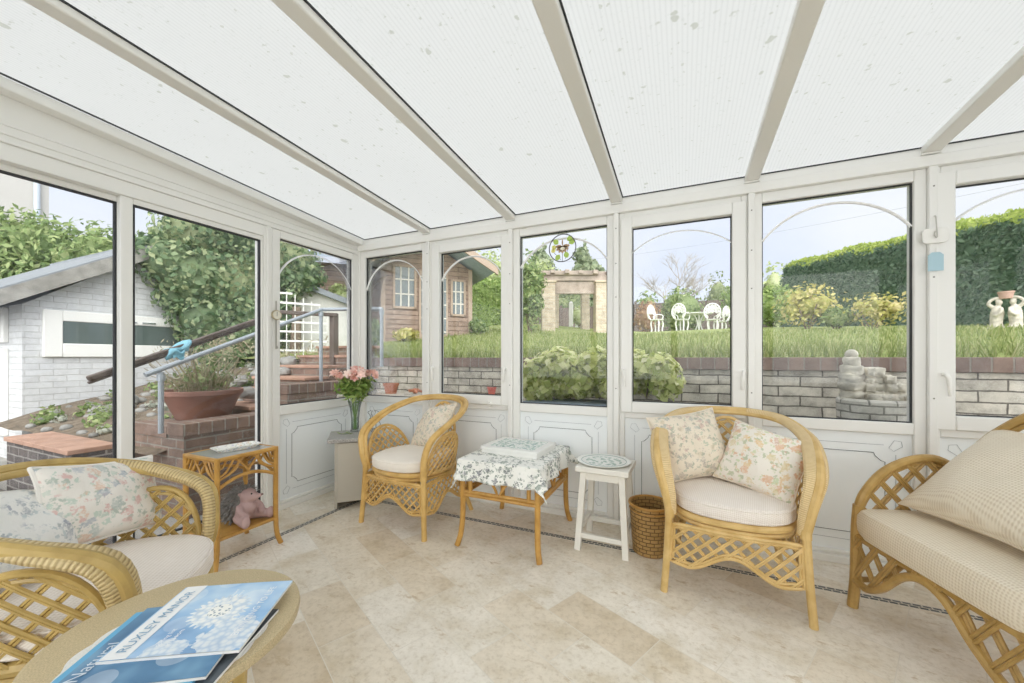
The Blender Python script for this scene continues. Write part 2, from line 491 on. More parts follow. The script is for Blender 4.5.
def floral_mat(name, base, cols, scale, amount=0.5, leaf=(0.42, 0.5, 0.38), soft=0.06, seed=0.0, coord='Object', strength=0.75):
    """printed flower sprays: broken petals, small leaves and thin stems on a pale ground"""
    m, n, l, b = new_mat(name)
    tc = n.new('ShaderNodeTexCoord'); obj = mapping(n, l, tc.outputs[coord], loc=(seed, seed * 1.7, seed * 0.3))
    wob = tex_noise(n, l, obj, scale * 2.0, 5)
    sub = n.new('ShaderNodeVectorMath'); sub.operation = 'MULTIPLY_ADD'
    l.new(wob.outputs['Color'], sub.inputs[0]); sub.inputs[1].default_value = (0.9 / scale,) * 3
    l.new(obj, sub.inputs[2])
    clump = tex_noise(n, l, obj, scale * 0.45, 2)
    fine = tex_noise(n, l, obj, scale * 9, 4)
    def layer(sc_, lim, thr, amt):
        v = n.new('ShaderNodeTexVoronoi'); v.inputs['Scale'].default_value = sc_; l.new(sub.outputs[0], v.inputs['Vector'])
        d = math_node(n, l, 'ADD', v.outputs['Distance'], math_node(n, l, 'MULTIPLY', math_node(n, l, 'SUBTRACT', fine.outputs['Fac'], 0.5), 0.9))
        mr = n.new('ShaderNodeMapRange'); mr.inputs[1].default_value = lim + .10; mr.inputs[2].default_value = lim - .06; mr.inputs[3].default_value = 0; mr.inputs[4].default_value = 1; mr.clamp = True
        l.new(d, mr.inputs[0])
        g = n.new('ShaderNodeMapRange'); g.inputs[1].default_value = thr - .02; g.inputs[2].default_value = thr + .04; g.clamp = True; l.new(clump.outputs['Fac'], g.inputs[0])
        sc = n.new('ShaderNodeSeparateColor'); l.new(v.outputs['Color'], sc.inputs[0])
        return math_node(n, l, 'MULTIPLY', math_node(n, l, 'MULTIPLY', mr.outputs[0], g.outputs[0]), amt), sc
    f2, s2 = layer(scale * 2.6, 0.33, 0.98 - amount, strength * .85)
    f1, s1 = layer(scale * 1.5, 0.36, 1.03 - amount, strength)
    k = len(cols)
    pal = ramp(n, l, s1.outputs[0], [(i / k, c) for i, c in enumerate(cols)], 'CONSTANT')
    lf = ramp(n, l, s2.outputs[1], [(0, leaf), (0.45, [min(1, x * 1.4) for x in leaf]), (0.8, cols[0])], 'CONSTANT')
    c = mix_col(n, l, f2, base, lf)
    tone = ramp(n, l, fine.outputs['Fac'], [(0.3, (0.0,) * 3), (0.7, (0.55,) * 3)])
    tb = n.new('ShaderNodeRGBToBW'); l.new(tone, tb.inputs[0])
    c = mix_col(n, l, f1, c, mix_col(n, l, tb.outputs[0], pal, base))
    l.new(c, b.inputs['Base Color']); b.inputs['Roughness'].default_value = 0.85; b.inputs['Specular IOR Level'].default_value = 0.2
    cr = tex_noise(n, l, obj, 22, 4)
    add_bump(n, l, b, cr.outputs['Fac'], 0.4, 0.014)
    return m

def brick_mat(name, c1, c2, mortar, w, h, ms=0.008, axes='xz', off=0.5, rough=0.85, bump=0.6, dirt=0.35, tint=None):
    m, n, l, b = new_mat(name)
    geo = n.new('ShaderNodeNewGeometry')
    sp = n.new('ShaderNodeSeparateXYZ'); l.new(geo.outputs['Position'], sp.inputs[0])
    cb = n.new('ShaderNodeCombineXYZ')
    idx = {'x': 0, 'y': 1, 'z': 2}
    if axes == 'auto':   # run along whichever level axis the face runs along
        nn = n.new('ShaderNodeSeparateXYZ'); l.new(geo.outputs['True Normal'], nn.inputs[0])
        ax = math_node(n, l, 'ABSOLUTE', nn.outputs[0])
        g = math_node(n, l, 'GREATER_THAN', ax, 0.6)
        u = n.new('ShaderNodeMix'); l.new(g, u.inputs[0]); l.new(sp.outputs[0], u.inputs[2]); l.new(sp.outputs[1], u.inputs[3])
        l.new(u.outputs[0], cb.inputs[0]); l.new(sp.outputs[2], cb.inputs[1])
    else:
        l.new(sp.outputs[idx[axes[0]]], cb.inputs[0]); l.new(sp.outputs[idx[axes[1]]], cb.inputs[1])
    br = n.new('ShaderNodeTexBrick'); br.offset = off; br.inputs['Scale'].default_value = 1
    br.inputs['Brick Width'].default_value = w; br.inputs['Row Height'].default_value = h
    br.inputs['Mortar Size'].default_value = ms; br.inputs['Mortar Smooth'].default_value = 0.3
    br.inputs['Color1'].default_value = (*c1, 1); br.inputs['Color2'].default_value = (*c2, 1); br.inputs['Mortar'].default_value = (*mortar, 1)
    dz = tex_noise(n, l, geo.outputs['Position'], 7 if h < .2 and w < 1 else 1.0, 4)
    dv = n.new('ShaderNodeVectorMath'); dv.operation = 'MULTIPLY_ADD'; l.new(dz.outputs['Color'], dv.inputs[0]); dv.inputs[1].default_value = (.018 if w < 1 else 0.0,) * 3; l.new(cb.outputs[0], dv.inputs[2])
    l.new(dv.outputs[0], br.inputs['Vector'])
    t = tex_noise(n, l, geo.outputs['Position'], 9, 7, 0.7)
    d = ramp(n, l, t.outputs['Fac'], [(0.3, (1 - dirt,) * 3), (0.6, (1, 1, 1))])
    mul = n.new('ShaderNodeMix'); mul.data_type = 'RGBA'; mul.blend_type = 'MULTIPLY'; mul.inputs[0].default_value = 1
    l.new(br.outputs['Color'], mul.inputs[6]); l.new(d, mul.inputs[7])
    l.new(mul.outputs[2], b.inputs['Base Color']); b.inputs['Roughness'].default_value = rough
    b.inputs['Specular IOR Level'].default_value = 0.2
    hgt = math_node(n, l, 'ADD', math_node(n, l, 'SUBTRACT', 1.0, br.outputs['Fac']), math_node(n, l, 'MULTIPLY', t.outputs['Fac'], 0.6))
    add_bump(n, l, b, hgt, bump, 0.012)
    return m
STONE = brick_mat('grey_walling_stone', (0.72, 0.67, 0.58), (0.53, 0.495, 0.43), (0.17, 0.155, 0.135), 0.29, 0.080, 0.006, dirt=0.55)
COPING = brick_mat('brown_brick_coping', (0.285, 0.205, 0.17), (0.205, 0.15, 0.13), (0.28, 0.255, 0.23), 0.105, 0.5, 0.006, 'xz')
REDBRICK = brick_mat('brown_red_brick', (0.32, 0.225, 0.18), (0.22, 0.165, 0.14), (0.33, 0.30, 0.265), 0.22, 0.075, 0.008, 'auto')
SOLDIER = brick_mat('soldier_brick', (0.32, 0.225, 0.18), (0.23, 0.165, 0.14), (0.40, 0.37, 0.33), 0.10, 2.0, 0.007, 'yz')
DARKBRICK = brick_mat('dark_paving_brick', (0.17, 0.15, 0.145), (0.12, 0.11, 0.11), (0.34, 0.32, 0.30), 0.21, 0.075, 0.008, 'auto')
WHITEBRICK = brick_mat('white_painted_brick', (0.70, 0.71, 0.72), (0.64, 0.65, 0.66), (0.58, 0.58, 0.58), 0.24, 0.08, 0.004, 'auto', bump=0.8, dirt=0.16)
BUFFBRICK = brick_mat('buff_brick', (0.66, 0.56, 0.43), (0.54, 0.44, 0.33), (0.60, 0.54, 0.44), 0.22, 0.075, 0.01, 'auto')
CLADDING = brick_mat('brown_timber_cladding', (0.42, 0.31, 0.25), (0.33, 0.24, 0.19), (0.13, 0.09, 0.07), 4.0, 0.11, 0.006, 'auto', bump=0.8)
FENCE = brick_mat('weathered_fence_boards', (0.24, 0.19, 0.165), (0.18, 0.145, 0.125), (0.07, 0.055, 0.05), 0.12, 4.0, 0.006, 'auto')
TERRA = plain('terracotta', (0.50, 0.20, 0.12), 0.7, var=0.15, vscale=6, bump=0.15)
TERRATILE = plain('terracotta_tile', (0.43, 0.265, 0.195), 0.7, var=0.18, vscale=5)
OLDTERRA = plain('weathered_terracotta_bowl', (0.26, 0.135, 0.105), 0.65, var=0.25, vscale=5, bump=0.15)
GREYTIMBER = plain('weathered_grey_timber', (0.30, 0.29, 0.265), 0.8, var=0.2, vscale=9, bump=0.3)
BROWNTIMBER = plain('dark_stained_timber', (0.135, 0.105, 0.09), 0.6, var=0.2, vscale=10, bump=0.2)
OLDBEAM = plain('old_pergola_timber', (0.40, 0.33, 0.28), 0.85, var=0.3, vscale=5, bump=0.4)
GALV = plain('galvanised_tube', (0.42, 0.46, 0.50), 0.4, metal=0.5)
SLATEROOF = plain('grey_felt_roof', (0.23, 0.25, 0.27), 0.85, var=0.15, vscale=4, bump=0.2)
BLUEROOF = plain('blue_grey_felt_roof', (0.36, 0.43, 0.53), 0.8, var=0.12, vscale=3)
ROUGHCAST = plain('roughcast_render', (0.50, 0.48, 0.45), 0.95, var=0.12, vscale=30, bump=0.8, bscale=40)
WHITEIRON = plain('white_cast_iron', (0.86, 0.86, 0.84), 0.45)
OLDSTONE = plain('old_cast_stone', (0.64, 0.60, 0.52), 0.9, var=0.35, vscale=14, bump=0.6, bscale=45)
WELLBRICK = brick_mat('pale_cast_blocks', (0.78, 0.75, 0.69), (0.66, 0.64, 0.58), (0.34, 0.33, 0.30), 0.13, 0.05, 0.006, 'auto', dirt=0.4)
SOIL = plain('garden_soil', (0.17, 0.135, 0.10), 0.95, var=0.4, vscale=12, bump=0.6, bscale=30)
PATIO = plain('grey_patio', (0.36, 0.345, 0.32), 0.9, var=0.2, vscale=3, bump=0.2)
ROCK = plain('grey_rockery_stone', (0.27, 0.265, 0.25), 0.9, var=0.3, vscale=7, bump=0.5, bscale=20)
BARK = plain('tree_bark', (0.19, 0.145, 0.11), 0.9, var=0.25, vscale=10, bump=0.4)

def leaf_mat(name, c1, c2, c3=None):
    m, n, l, b = new_mat(name)
    geo = n.new('ShaderNodeNewGeometry')
    stops = [(0.0, c1), (0.6, c2), (1.0, c3 or [min(1, x * 1.25) for x in c2])]
    c = ramp(n, l, geo.outputs['Random Per Island'], stops)
    l.new(c, b.inputs['Base Color']); b.inputs['Roughness'].default_value = 0.55; b.inputs['Specular IOR Level'].default_value = 0.3
    out = n['Material Output']
    tl = n.new('ShaderNodeBsdfTranslucent'); l.new(c, tl.inputs[0])
    mx = n.new('ShaderNodeMixShader'); mx.inputs[0].default_value = 0.35
    l.new(b.outputs[0], mx.inputs[1]); l.new(tl.outputs[0], mx.inputs[2]); l.new(mx.outputs[0], out.inputs['Surface'])
    return m
IVY = leaf_mat('ivy_leaves', (0.09, 0.16, 0.08), (0.22, 0.31, 0.16), (0.46, 0.51, 0.29))
VARIEG = leaf_mat('variegated_ivy_leaves', (0.40, 0.48, 0.14), (0.80, 0.83, 0.38), (0.96, 0.94, 0.66))
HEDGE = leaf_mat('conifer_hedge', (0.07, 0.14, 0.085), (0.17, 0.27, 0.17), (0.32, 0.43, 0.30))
HEDGETOP = leaf_mat('yellow_hedge_tips', (0.30, 0.40, 0.08), (0.45, 0.55, 0.12), (0.62, 0.68, 0.22))  # yellow-green leaves for the top of the hedge
PRIVET = leaf_mat('privet_hedge', (0.17, 0.27, 0.07), (0.30, 0.41, 0.12), (0.44, 0.52, 0.20))
MIDLEAF = leaf_mat('mid_green_leaves', (0.14, 0.22, 0.08), (0.27, 0.36, 0.14), (0.46, 0.52, 0.25))
OLIVELEAF = leaf_mat('olive_tree_leaves', (0.14, 0.19, 0.085), (0.27, 0.33, 0.15), (0.38, 0.42, 0.22))
YELLOWLEAF = leaf_mat('yellow_shrub_leaves', (0.40, 0.42, 0.12), (0.62, 0.56, 0.20), (0.76, 0.66, 0.38))
PALELEAF = leaf_mat('pale_spring_leaves', (0.38, 0.46, 0.19), (0.53, 0.60, 0.29), (0.68, 0.72, 0.46))
DARKCONIFER = leaf_mat('dark_conifer_leaves', (0.22, 0.28, 0.17), (0.35, 0.41, 0.25), (0.48, 0.53, 0.35))
REDLEAF = leaf_mat('bronze_shrub_leaves', (0.34, 0.20, 0.13), (0.50, 0.33, 0.20), (0.60, 0.46, 0.28))
DRYLEAF = leaf_mat('dry_plant_stems', (0.34, 0.29, 0.20), (0.47, 0.42, 0.29), (0.58, 0.53, 0.38))
SILVERLEAF = leaf_mat('silver_leaves', (0.34, 0.36, 0.30), (0.48, 0.50, 0.43), (0.62, 0.63, 0.56))
BOUQLEAF = leaf_mat('bouquet_leaves', (0.16, 0.28, 0.06), (0.34, 0.47, 0.12), (0.54, 0.62, 0.24))
GRASSMAT = leaf_mat('grass_blades', (0.16, 0.22, 0.06), (0.28, 0.33, 0.11), (0.47, 0.47, 0.25))

def lawn_mat():
    m, n, l, b = new_mat('lawn_turf')
    geo = n.new('ShaderNodeNewGeometry')
    t = tex_noise(n, l, geo.outputs['Position'], 3.5, 9, 0.75)
    c = ramp(n, l, t.outputs['Fac'], [(0.3, (0.17, 0.22, 0.07)), (0.5, (0.27, 0.32, 0.11)), (0.7, (0.40, 0.42, 0.20))])
    l.new(c, b.inputs['Base Color']); b.inputs['Roughness'].default_value = 0.95; b.inputs['Specular IOR Level'].default_value = 0.1
    return m
LAWN = lawn_mat()

# ------------------------------------------------------------------ foliage
def leaf_cloud(name, mat, blobs, n, size, seed, parent=None, shell=0.28, aspect=0.6, up=0.0, core=0.72, box=False, spread=0.5):
    """blobs: (centre, radii). Leaves on and just under the blobs' surface, plus a leafy core."""
    rg = np.random.default_rng(seed)
    vol = np.array([(b[1][0] * b[1][1] + b[1][1] * b[1][2] + b[1][0] * b[1][2]) for b in blobs]); vol = vol / vol.sum()
    pick = rg.choice(len(blobs), n, p=vol)
    C = np.array([b[0] for b in blobs], float)[pick]; Rr = np.array([b[1] for b in blobs], float)[pick]
    d = rg.normal(size=(n, 3)); d /= np.linalg.norm(d, axis=1)[:, None]
    if box:
        k = 1 / np.maximum(np.abs(d).max(1), 1e-6); e = 0.85
        d2 = d * (1 + (k[:, None] - 1) * e)
    else: d2 = d
    rad = 1 - rg.random(n) ** 1.6 * shell + rg.normal(0, 0.03, n)
    P = C + d2 * Rr * rad[:, None]
    nr = d / Rr; nr /= np.linalg.norm(nr, axis=1)[:, None]
    nr = nr + rg.normal(0, spread, (n, 3)) + np.array([0, 0, up]); nr /= np.linalg.norm(nr, axis=1)[:, None]
    a = rg.normal(size=(n, 3)); t = np.cross(nr, a); t /= np.linalg.norm(t, axis=1)[:, None] + 1e-9
    bnm = np.cross(nr, t)
    s = size * (0.6 + 0.8 * rg.random(n))[:, None]
    V = np.empty((n, 4, 3))
    V[:, 0] = P - t * s; V[:, 1] = P + bnm * s * aspect + nr * s * 0.18; V[:, 2] = P + t * s; V[:, 3] = P - bnm * s * aspect + nr * s * 0.18
    V = V.reshape(-1, 3)
    F = np.arange(4 * n).reshape(-1, 4)
    verts = [V]; faces = [F]; base = 4 * n
    if core:
        for c, r in blobs:
            nu, nv = 14, 9
            g = []
            for i in range(nu):
                for j in range(nv + 1):
                    th, ph = 2 * math.pi * i / nu, math.pi * j / nv
                    q = np.array([math.sin(ph) * math.cos(th), math.sin(ph) * math.sin(th), -math.cos(ph)])
                    if box:
                        kk = 1 / max(abs(q).max(), 1e-6); q = q * (1 + (kk - 1) * 0.85)
                    g.append(np.array(c) + q * np.array(r) * core)
            verts.append(np.array(g))
            fc = [[base + i * (nv + 1) + j, base + ((i + 1) % nu) * (nv + 1) + j, base + ((i + 1) % nu) * (nv + 1) + j + 1, base + i * (nv + 1) + j + 1] for i in range(nu) for j in range(nv)]
            faces.append(np.array(fc)); base += len(g)
    V = np.concatenate(verts); F = np.concatenate(faces)
    me = bpy.data.meshes.new(name)
    me.vertices.add(len(V)); me.vertices.foreach_set('co', V.astype(np.float32).ravel())
    me.loops.add(F.size); me.loops.foreach_set('vertex_index', F.astype(np.int32).ravel())
    me.polygons.add(len(F)); me.polygons.foreach_set('loop_start', np.arange(0, F.size, 4, dtype=np.int32))
    me.update(calc_edges=True); me.validate()
    me.materials.append(mat)
    o = bpy.data.objects.new(name, me); COL.objects.link(o)
    if parent: o.parent = parent
    return o
def branches(mb, base, height, spread, n, r, seed, up=0.6, lev=2):
    rg = random.Random(seed)
    def grow(p, d, L, rr, k):
        q = p + d * L * 0.5 + Vector((rg.uniform(-1, 1), rg.uniform(-1, 1), 0)) * L * 0.06
        e = p + d * L
        mb.tube([p, q, e], [rr, rr * 0.8, rr * 0.55], 5)
        if k <= 0: return
        for _ in range(n):
            nd = (d * up + Vector((rg.gauss(0, 1), rg.gauss(0, 1), rg.uniform(0, 0.8))) * spread).normalized()
            s = rg.uniform(0.5, 1.0)
            grow(p + (e - p) * s, nd, L * rg.uniform(0.5, 0.75), rr * 0.5, k - 1)
    grow(Vector(base), Vector((0, 0, 1)), height, r, lev)
# =================================================================== THE ROOM
XL, YB, XR, YF = -2.65, 2.60, 2.42, -1.35      # inner faces: left, back, right, front
ZE, PITCH = 2.155, 0.064                       # underside of roof sheets at the back wall, fall of the roof
def zroof(y): return ZE + PITCH * (YB - y)

tag(MB().box(XL - 0.1, XR + 0.1, YF, YB + 0.1, -0.08, 0).build('floor', FLOOR, smooth=0),
    'beige travertine tiled floor laid on the diagonal', 'floor', kind='structure')
tag(MB().box(XL + 0.33, XR, 2.262, 2.300, 0, 0.0012).build('trim_1', mosaic_mat('x'), smooth=0),
    'narrow dark mosaic strip in the floor along the back windows', 'floor border', kind='structure')
tag(MB().box(XL + 0.345, XL + 0.383, YF, 2.262, 0, 0.0012).build('trim_2', mosaic_mat('y'), smooth=0),
    'narrow dark mosaic strip in the floor along the sliding door', 'floor border', kind='structure')

# local wall coordinates: u along the wall, z up, d outwards
def back(u, z, d): return Vector((u, YB + d, z))
def left(u, z, d): return Vector((XL - d, u, z))
def wb(mb, W, u0, u1, z0, z1, d0, d1):
    if W is back: mb.box(u0, u1, YB + d0, YB + d1, z0, z1)
    else: mb.box(XL - d1, XL - d0, u0, u1, z0, z1)
    return mb
def ring(mb, W, u0, u1, z0, z1, w, d0, d1, wt=None, wbm=None):
    """picture-frame of four bars"""
    wt = wt or w; wbm = wbm or w
    wb(mb, W, u0, u0 + w, z0, z1, d0, d1); wb(mb, W, u1 - w, u1, z0, z1, d0, d1)
    wb(mb, W, u0 + w, u1 - w, z1 - wt, z1, d0, d1); wb(mb, W, u0 + w, u1 - w, z0, z0 + wbm, d0, d1)
    return mb
def line(mb, W, pts, r, d, n=5, closed=False):
    mb.tube([W(u, z, d) for u, z in pts], r, n, closed=closed)

ZT, ZS, ZP = 2.05, 0.708, 0.045                # head, top of infill panel, bottom of infill panel
# back wall: eaves beam, mullion strips, corner post, bottom rail
m = MB()
m.box(XL - 0.12, XR + 0.1, YB - 0.025, YB + 0.13, ZT, ZT + 0.055)
m.box(XL - 0.12, XR + 0.1, YB - 0.010, YB + 0.13, ZT + 0.055, ZE - 0.004)
STR = [(-1.933, -1.868), (-1.178, -1.146), (-0.418, -0.379), (0.349, 0.379), (1.119, 1.151), (1.905, 1.935)]
for a, b in STR:
    m.box(a, b, YB - 0.004, YB + 0.10, 0, ZT)
    m.box((a + b) / 2 - 0.017, (a + b) / 2 + 0.017, YB - 0.022, YB - 0.004, 0.02, ZT)
m.box(XL - 0.12, XL + 0.012, YB - 0.012, YB + 0.13, 0, ZT)
m.box(XL, XR, YB - 0.014, YB + 0.10, 0, 0.04)
wall_back = m.build('wall_back', UPVC, bevel=0.004)
tag(wall_back, 'white eaves beam, mullions and sill rail of the long window wall', 'wall', kind='structure')
m = MB()
for a, b in STR:
    c = (a + b) / 2
    for z in (0.9, 1.5, 1.72, 1.95):
        m.lathe([(0.0001, 0), (0.004, 0), (0.004, 0.0015), (0.0001, 0.0015)], 8, back(c, z, -0.0222), Matrix.Rotation(RAD(90), 3, 'X'))
m.build('screw_hole', SCREW, wall_back)

def ornament(W, u0, u1, z0, z1, par, d):
    """two line frames with notched corners and little corner diamonds"""
    m = MB(); q = 0.045; i = 0.105
    a, b, c, e = u0 + i, u1 - i, z0 + i, z1 - i
    pts = []
    for (cu, cz, su, sz) in ((a, c, 1, 1), (a, e, 1, -1), (b, e, -1, -1), (b, c, -1, 1)):
        arc = [(cu + su * q * math.sin(t) , cz + sz * q * math.cos(t)) for t in (0, .5, 1.05, math.pi / 2)]
        arc = [(cu, cz + sz * q), (cu + su * q * 0.35, cz + sz * q * 0.9), (cu + su * q * 0.9, cz + sz * q * 0.35), (cu + su * q, cz)]
        pts += arc if (su, sz) in ((1, -1), (-1, 1)) else arc[::-1]
    line(m, W, pts, 0.0016, d, closed=True)
    m.build('panel_line', LEADLINE, par)
    m = MB(); j = 0.062; g = 0.03
    a, b, c, e = u0 + j, u1 - j, z0 + j, z1 - j
    for p, r in (((a + g * 1.6, e), (b - g * 1.6, e)), ((a + g * 1.6, c), (b - g * 1.6, c)), ((a, c + g * 1.6), (a, e - g * 1.6)), ((b, c + g * 1.6), (b, e - g * 1.6))):
        line(m, W, [p, r], 0.0013, d)
    for cu, cz, su, sz in ((a, c, -1, -1), (a, e, -1, 1), (b, e, 1, 1), (b, c, 1, -1)):
        o = (cu - su * 0.012, cz - sz * 0.012)
        line(m, W, [(o[0] + su * 0.034, o[1] + sz * 0.034), (o[0] + su * 0.034 - su * 0.028, o[1] + sz * 0.034 + sz * 0.004), (o[0] - su * 0.016, o[1] - sz * 0.002), (o[0] + su * 0.004, o[1] - sz * 0.018), (o[0] + su * 0.034 + su * 0.004, o[1] + sz * 0.008)], 0.0013, d, closed=True)
    m.build('panel_border', LEADPALE, par)

def handle(W, u, z, par, flip=1, horiz=False):
    m = MB()
    if horiz:
        wb(m, W, u - 0.035, u + 0.035, z - 0.012, z + 0.012, -0.012, 0)
        wb(m, W, u - 0.012, u + 0.012, z - 0.02, z + 0.02, -0.03, -0.012)
        wb(m, W, u, u + 0.07, z - 0.006, z + 0.006, -0.04, -0.028)
    else:
        wb(m, W, u - 0.011, u + 0.011, z - 0.03, z + 0.03, -0.012, 0)
        m.tube([W(u, z, -0.008), W(u, z, -0.04), W(u + 0.006 * flip, z - 0.02, -0.045), W(u + 0.012 * flip, z - 0.105, -0.045)], [0.010, 0.010, 0.010, 0.0075], 8)
    m.build('handle', WHITEP, par, bevel=0.003)

def window(n, W, u0, u1, opening, label, spring=1.77, handles=(), zb=0.768, zt=1.993, panel=True, ztop=ZT, ztr=ZS, fw=(0.052, 0.052), zp=0.062):
    r = empty('window_%d' % n, kind='structure'); tag(r, label, 'window')
    m = MB(); L, Rr = fw
    bars = ((u0, u0 + L, 0.04, ztop), (u1 - Rr, u1, 0.04, ztop))
    for a, b, c, e in bars: wb(m, W, a, b, c, e, 0.0, 0.075)
    a, b = u0 + L, u1 - Rr
    wb(m, W, a, b, zt, ztop, 0.0, 0.075); wb(m, W, a, b, ztr, zb, 0.0, 0.075); wb(m, W, a, b, 0.04, zp, 0.004, 0.075)
    m.build('window_frame', UPVC, r, bevel=0.005)
    g0, g1, h0, h1 = a, b, zb, zt
    if opening:
        m = MB(); ring(m, W, a - 0.022, b + 0.022, zb - 0.022, zt + 0.022, 0.070, -0.018, 0.055)
        m.build('sash', UPVC, r, bevel=0.006)
        g0, g1, h0, h1 = a + 0.048, b - 0.048, zb + 0.048, zt - 0.048
    m = MB(); ring(m, W, g0, g1, h0, h1, 0.006, 0.018, 0.03)
    m.build('glazing_gasket', GASKET, r)
    m = MB(); wb(m, W, g0, g1, h0, h1, 0.026, 0.034)
    m.build('glass_pane', GLASS, r, smooth=0)
    # arched bar planted on the glass
    hw = (g1 - g0) / 2; c = (g0 + g1) / 2; rise = h1 - 0.05 - spring
    Rad = (hw * hw + rise * rise) / (2 * rise); half = math.atan2(hw, Rad - rise)
    if rise > hw: half = math.pi - math.asin(min(1, hw / Rad))
    pts = [(c + Rad * math.sin(t), spring + rise - Rad + Rad * math.cos(t)) for t in np.linspace(-half, half, 25)]
    m = MB(); m.tube([W(u, z, 0.022) for u, z in pts], 0.0075, 6, r2=0.003, up=(W(0, 0, -1) - W(0, 0, 0)).cross(Vector((0.01, 0.02, 1))) if False else None)
    m.build('glazing_arch', ARCHBAR, r)
    if panel:
        m = MB(); wb(m, W, a, b, zp, ztr, 0.022, 0.05)
        m.build('infill_panel', UPVC_PANEL, r)
        ornament(W, a, b, zp, ztr, r, 0.021)
    for h in handles: handle(W, h[0], h[1], r, *h[2:])
    return r

window(1, back, XL + 0.01, -1.933, False, 'narrow fixed window beside the back corner', 1.70, fw=(0.052, 0.036), zb=0.765)
window(2, back, -1.868, -1.178, True, 'opening window showing the brown garden summerhouse', 1.72, [(-1.845, 1.02, 1), (-1.198, 1.02, -1), (-1.33, 0.755, 1, True)], fw=(0.032, 0.012))
window(3, back, -1.146, -0.418, False, 'fixed window with a round sun catcher hung at its top', 1.76, fw=(0.052, 0.042))
window(4, back, -0.379, 0.349, True, 'opening window looking to the white garden chairs', 1.79, [(-0.352, 1.02, 1), (0.325, 1.02, -1), (-0.05, 0.755, 1, True)], fw=(0.032, 0.034))
window(5, back, 0.379, 1.119, False, 'fixed window behind the well planter', 1.767, fw=(0.040, 0.048))
window(6, back, 1.151, 1.905, True, 'opening window behind the stone figures', 1.767, [(1.172, 1.02, 1)], fw=(0.018, 0.03))
window(7, left, 1.795, YB - 0.01, False, 'fixed window between the sliding door and the corner', 1.70, fw=(0.058, 0.07), zb=0.755, zt=1.965, ztop=2.02, ztr=0.685)

# left wall: fascia rising with the roof, edge trim, door posts
m = MB()
def LW(y, z, x): return Vector((x, y, z))
poly = [(YF, 2.02), (YB - 0.01, 2.02), (YB - 0.01, zroof(YB) - 0.01), (YF, zroof(YF) - 0.01)]
m.prism(poly, lambda y, z: (XL - 0.10, y, z), lambda y, z: (XL, y, z))
for z0, z1, d in ((2.02, 2.032, 0.008), (2.055, 2.066, 0.006), (2.095, 2.102, 0.004)):
    m.box(XL - 0.01, XL + d, YF, YB - 0.02, z0, z1)
m.box(XL - 0.10, XL, 1.735, 1.795, 0, 2.02)
m.box(XL, XL + 0.012, 1.752, 1.778, 0, 2.02)
m.box(XL - 0.10, XL, YF, -0.62, 0, 2.02)
m.box(XL - 0.10, XL + 0.004, 1.795, YB, 0, 0.04)
wall_left = m.build('wall_left', UPVC, bevel=0.004)
tag(wall_left, 'white grooved fascia and posts over the sliding door', 'wall', kind='structure')
m = MB(); m.beam((XL + 0.035, YF, zroof(YF) - 0.035), (XL + 0.035, YB - 0.03, zroof(YB) - 0.035), 0.07, 0.05)
m.build('edge_trim', UPVC, wall_left, bevel=0.006)

# sliding door
d1 = empty('door_1', kind='structure'); tag(d1, 'white full height sliding patio door at the left', 'door')
m = MB()
wb(m, left, -0.62, 1.735, 1.945, 2.02, 0.0, 0.09); wb(m, left, -0.62, 1.735, 0, 0.03, 0.0, 0.09)
wb(m, left, -0.62, -0.56, 0.03, 1.945, 0.0, 0.09)
m.build('door_frame', UPVC, d1, bevel=0.004)
for (a, b, dd, wl_, wr_) in ((0.995, 1.733, 0.008, 0.050, 0.014), (-0.56, 1.045, 0.044, 0.052, 0.05)):
    m = MB(); wb(m, left, a, a + wl_, 0.03, 1.945, dd, dd + 0.034); wb(m, left, b - wr_, b, 0.03, 1.945, dd, dd + 0.034)
    wb(m, left, a + wl_, b - wr_, 1.915, 1.945, dd, dd + 0.034); wb(m, left, a + wl_, b - wr_, 0.03, 0.10, dd, dd + 0.034)
    leaf = m.build('sliding_leaf', UPVC, d1, bevel=0.004)
    m = MB(); ring(m, left, a + wl_, b - wr_, 0.10, 1.915, 0.009, dd + 0.004, dd + 0.024); m.build('glazing_gasket', GASKET, leaf)
    m = MB(); wb(m, left, a + wl_, b - wr_, 0.10, 1.915, dd + 0.012, dd + 0.02); m.build('glass_pane', GLASS, leaf, smooth=0)

# right and front walls close the room out of frame; front glazing added for daylight
m = MB()
m.box(XR, XR + 0.1, YF, YB, 0, 0.75); m.box(XR, XR + 0.1, YF, YB, 2.02, zroof(YB))
m.prism([(YF, zroof(YB)), (YB, zroof(YB)), (YF, zroof(YF))], lambda y, z: (XR, y, z), lambda y, z: (XR + 0.1, y, z))
for y in (YF + 0.04, -0.36, 0.62, 1.60, YB - 0.06): m.box(XR, XR + 0.1, y - 0.05, y + 0.05, 0.75, 2.02)
wr = m.build('wall_right', UPVC); tag(wr, 'white framed glazed end wall at the right', 'wall', kind='structure')
m = MB(); m.box(XR + 0.04, XR + 0.048, YF, YB, 0.75, 2.02); m.build('glass_pane', GLASS, wr, smooth=0)
m = MB(); m.box(XL - 0.1, XR + 0.1, YF - 0.1, YF, 0, 0.75); m.box(XL - 0.1, XR + 0.1, YF - 0.1, YF, zroof(YF) - 0.12, zroof(YF))
for x in (XL - 0.04, -1.40, -0.12, 1.15, XR + 0.04): m.box(x - 0.05, x + 0.05, YF - 0.1, YF, 0.75, zroof(YF) - 0.12)
wf_ = m.build('wall_front', UPVC); tag(wf_, 'unseen white framed wall behind the viewer, glazed to add daylight', 'wall', kind='structure')
m = MB(); m.box(XL, XR, YF - 0.055, YF - 0.047, 0.75, zroof(YF) - 0.12); m.build('glass_pane', GLASS, wf_, smooth=0)

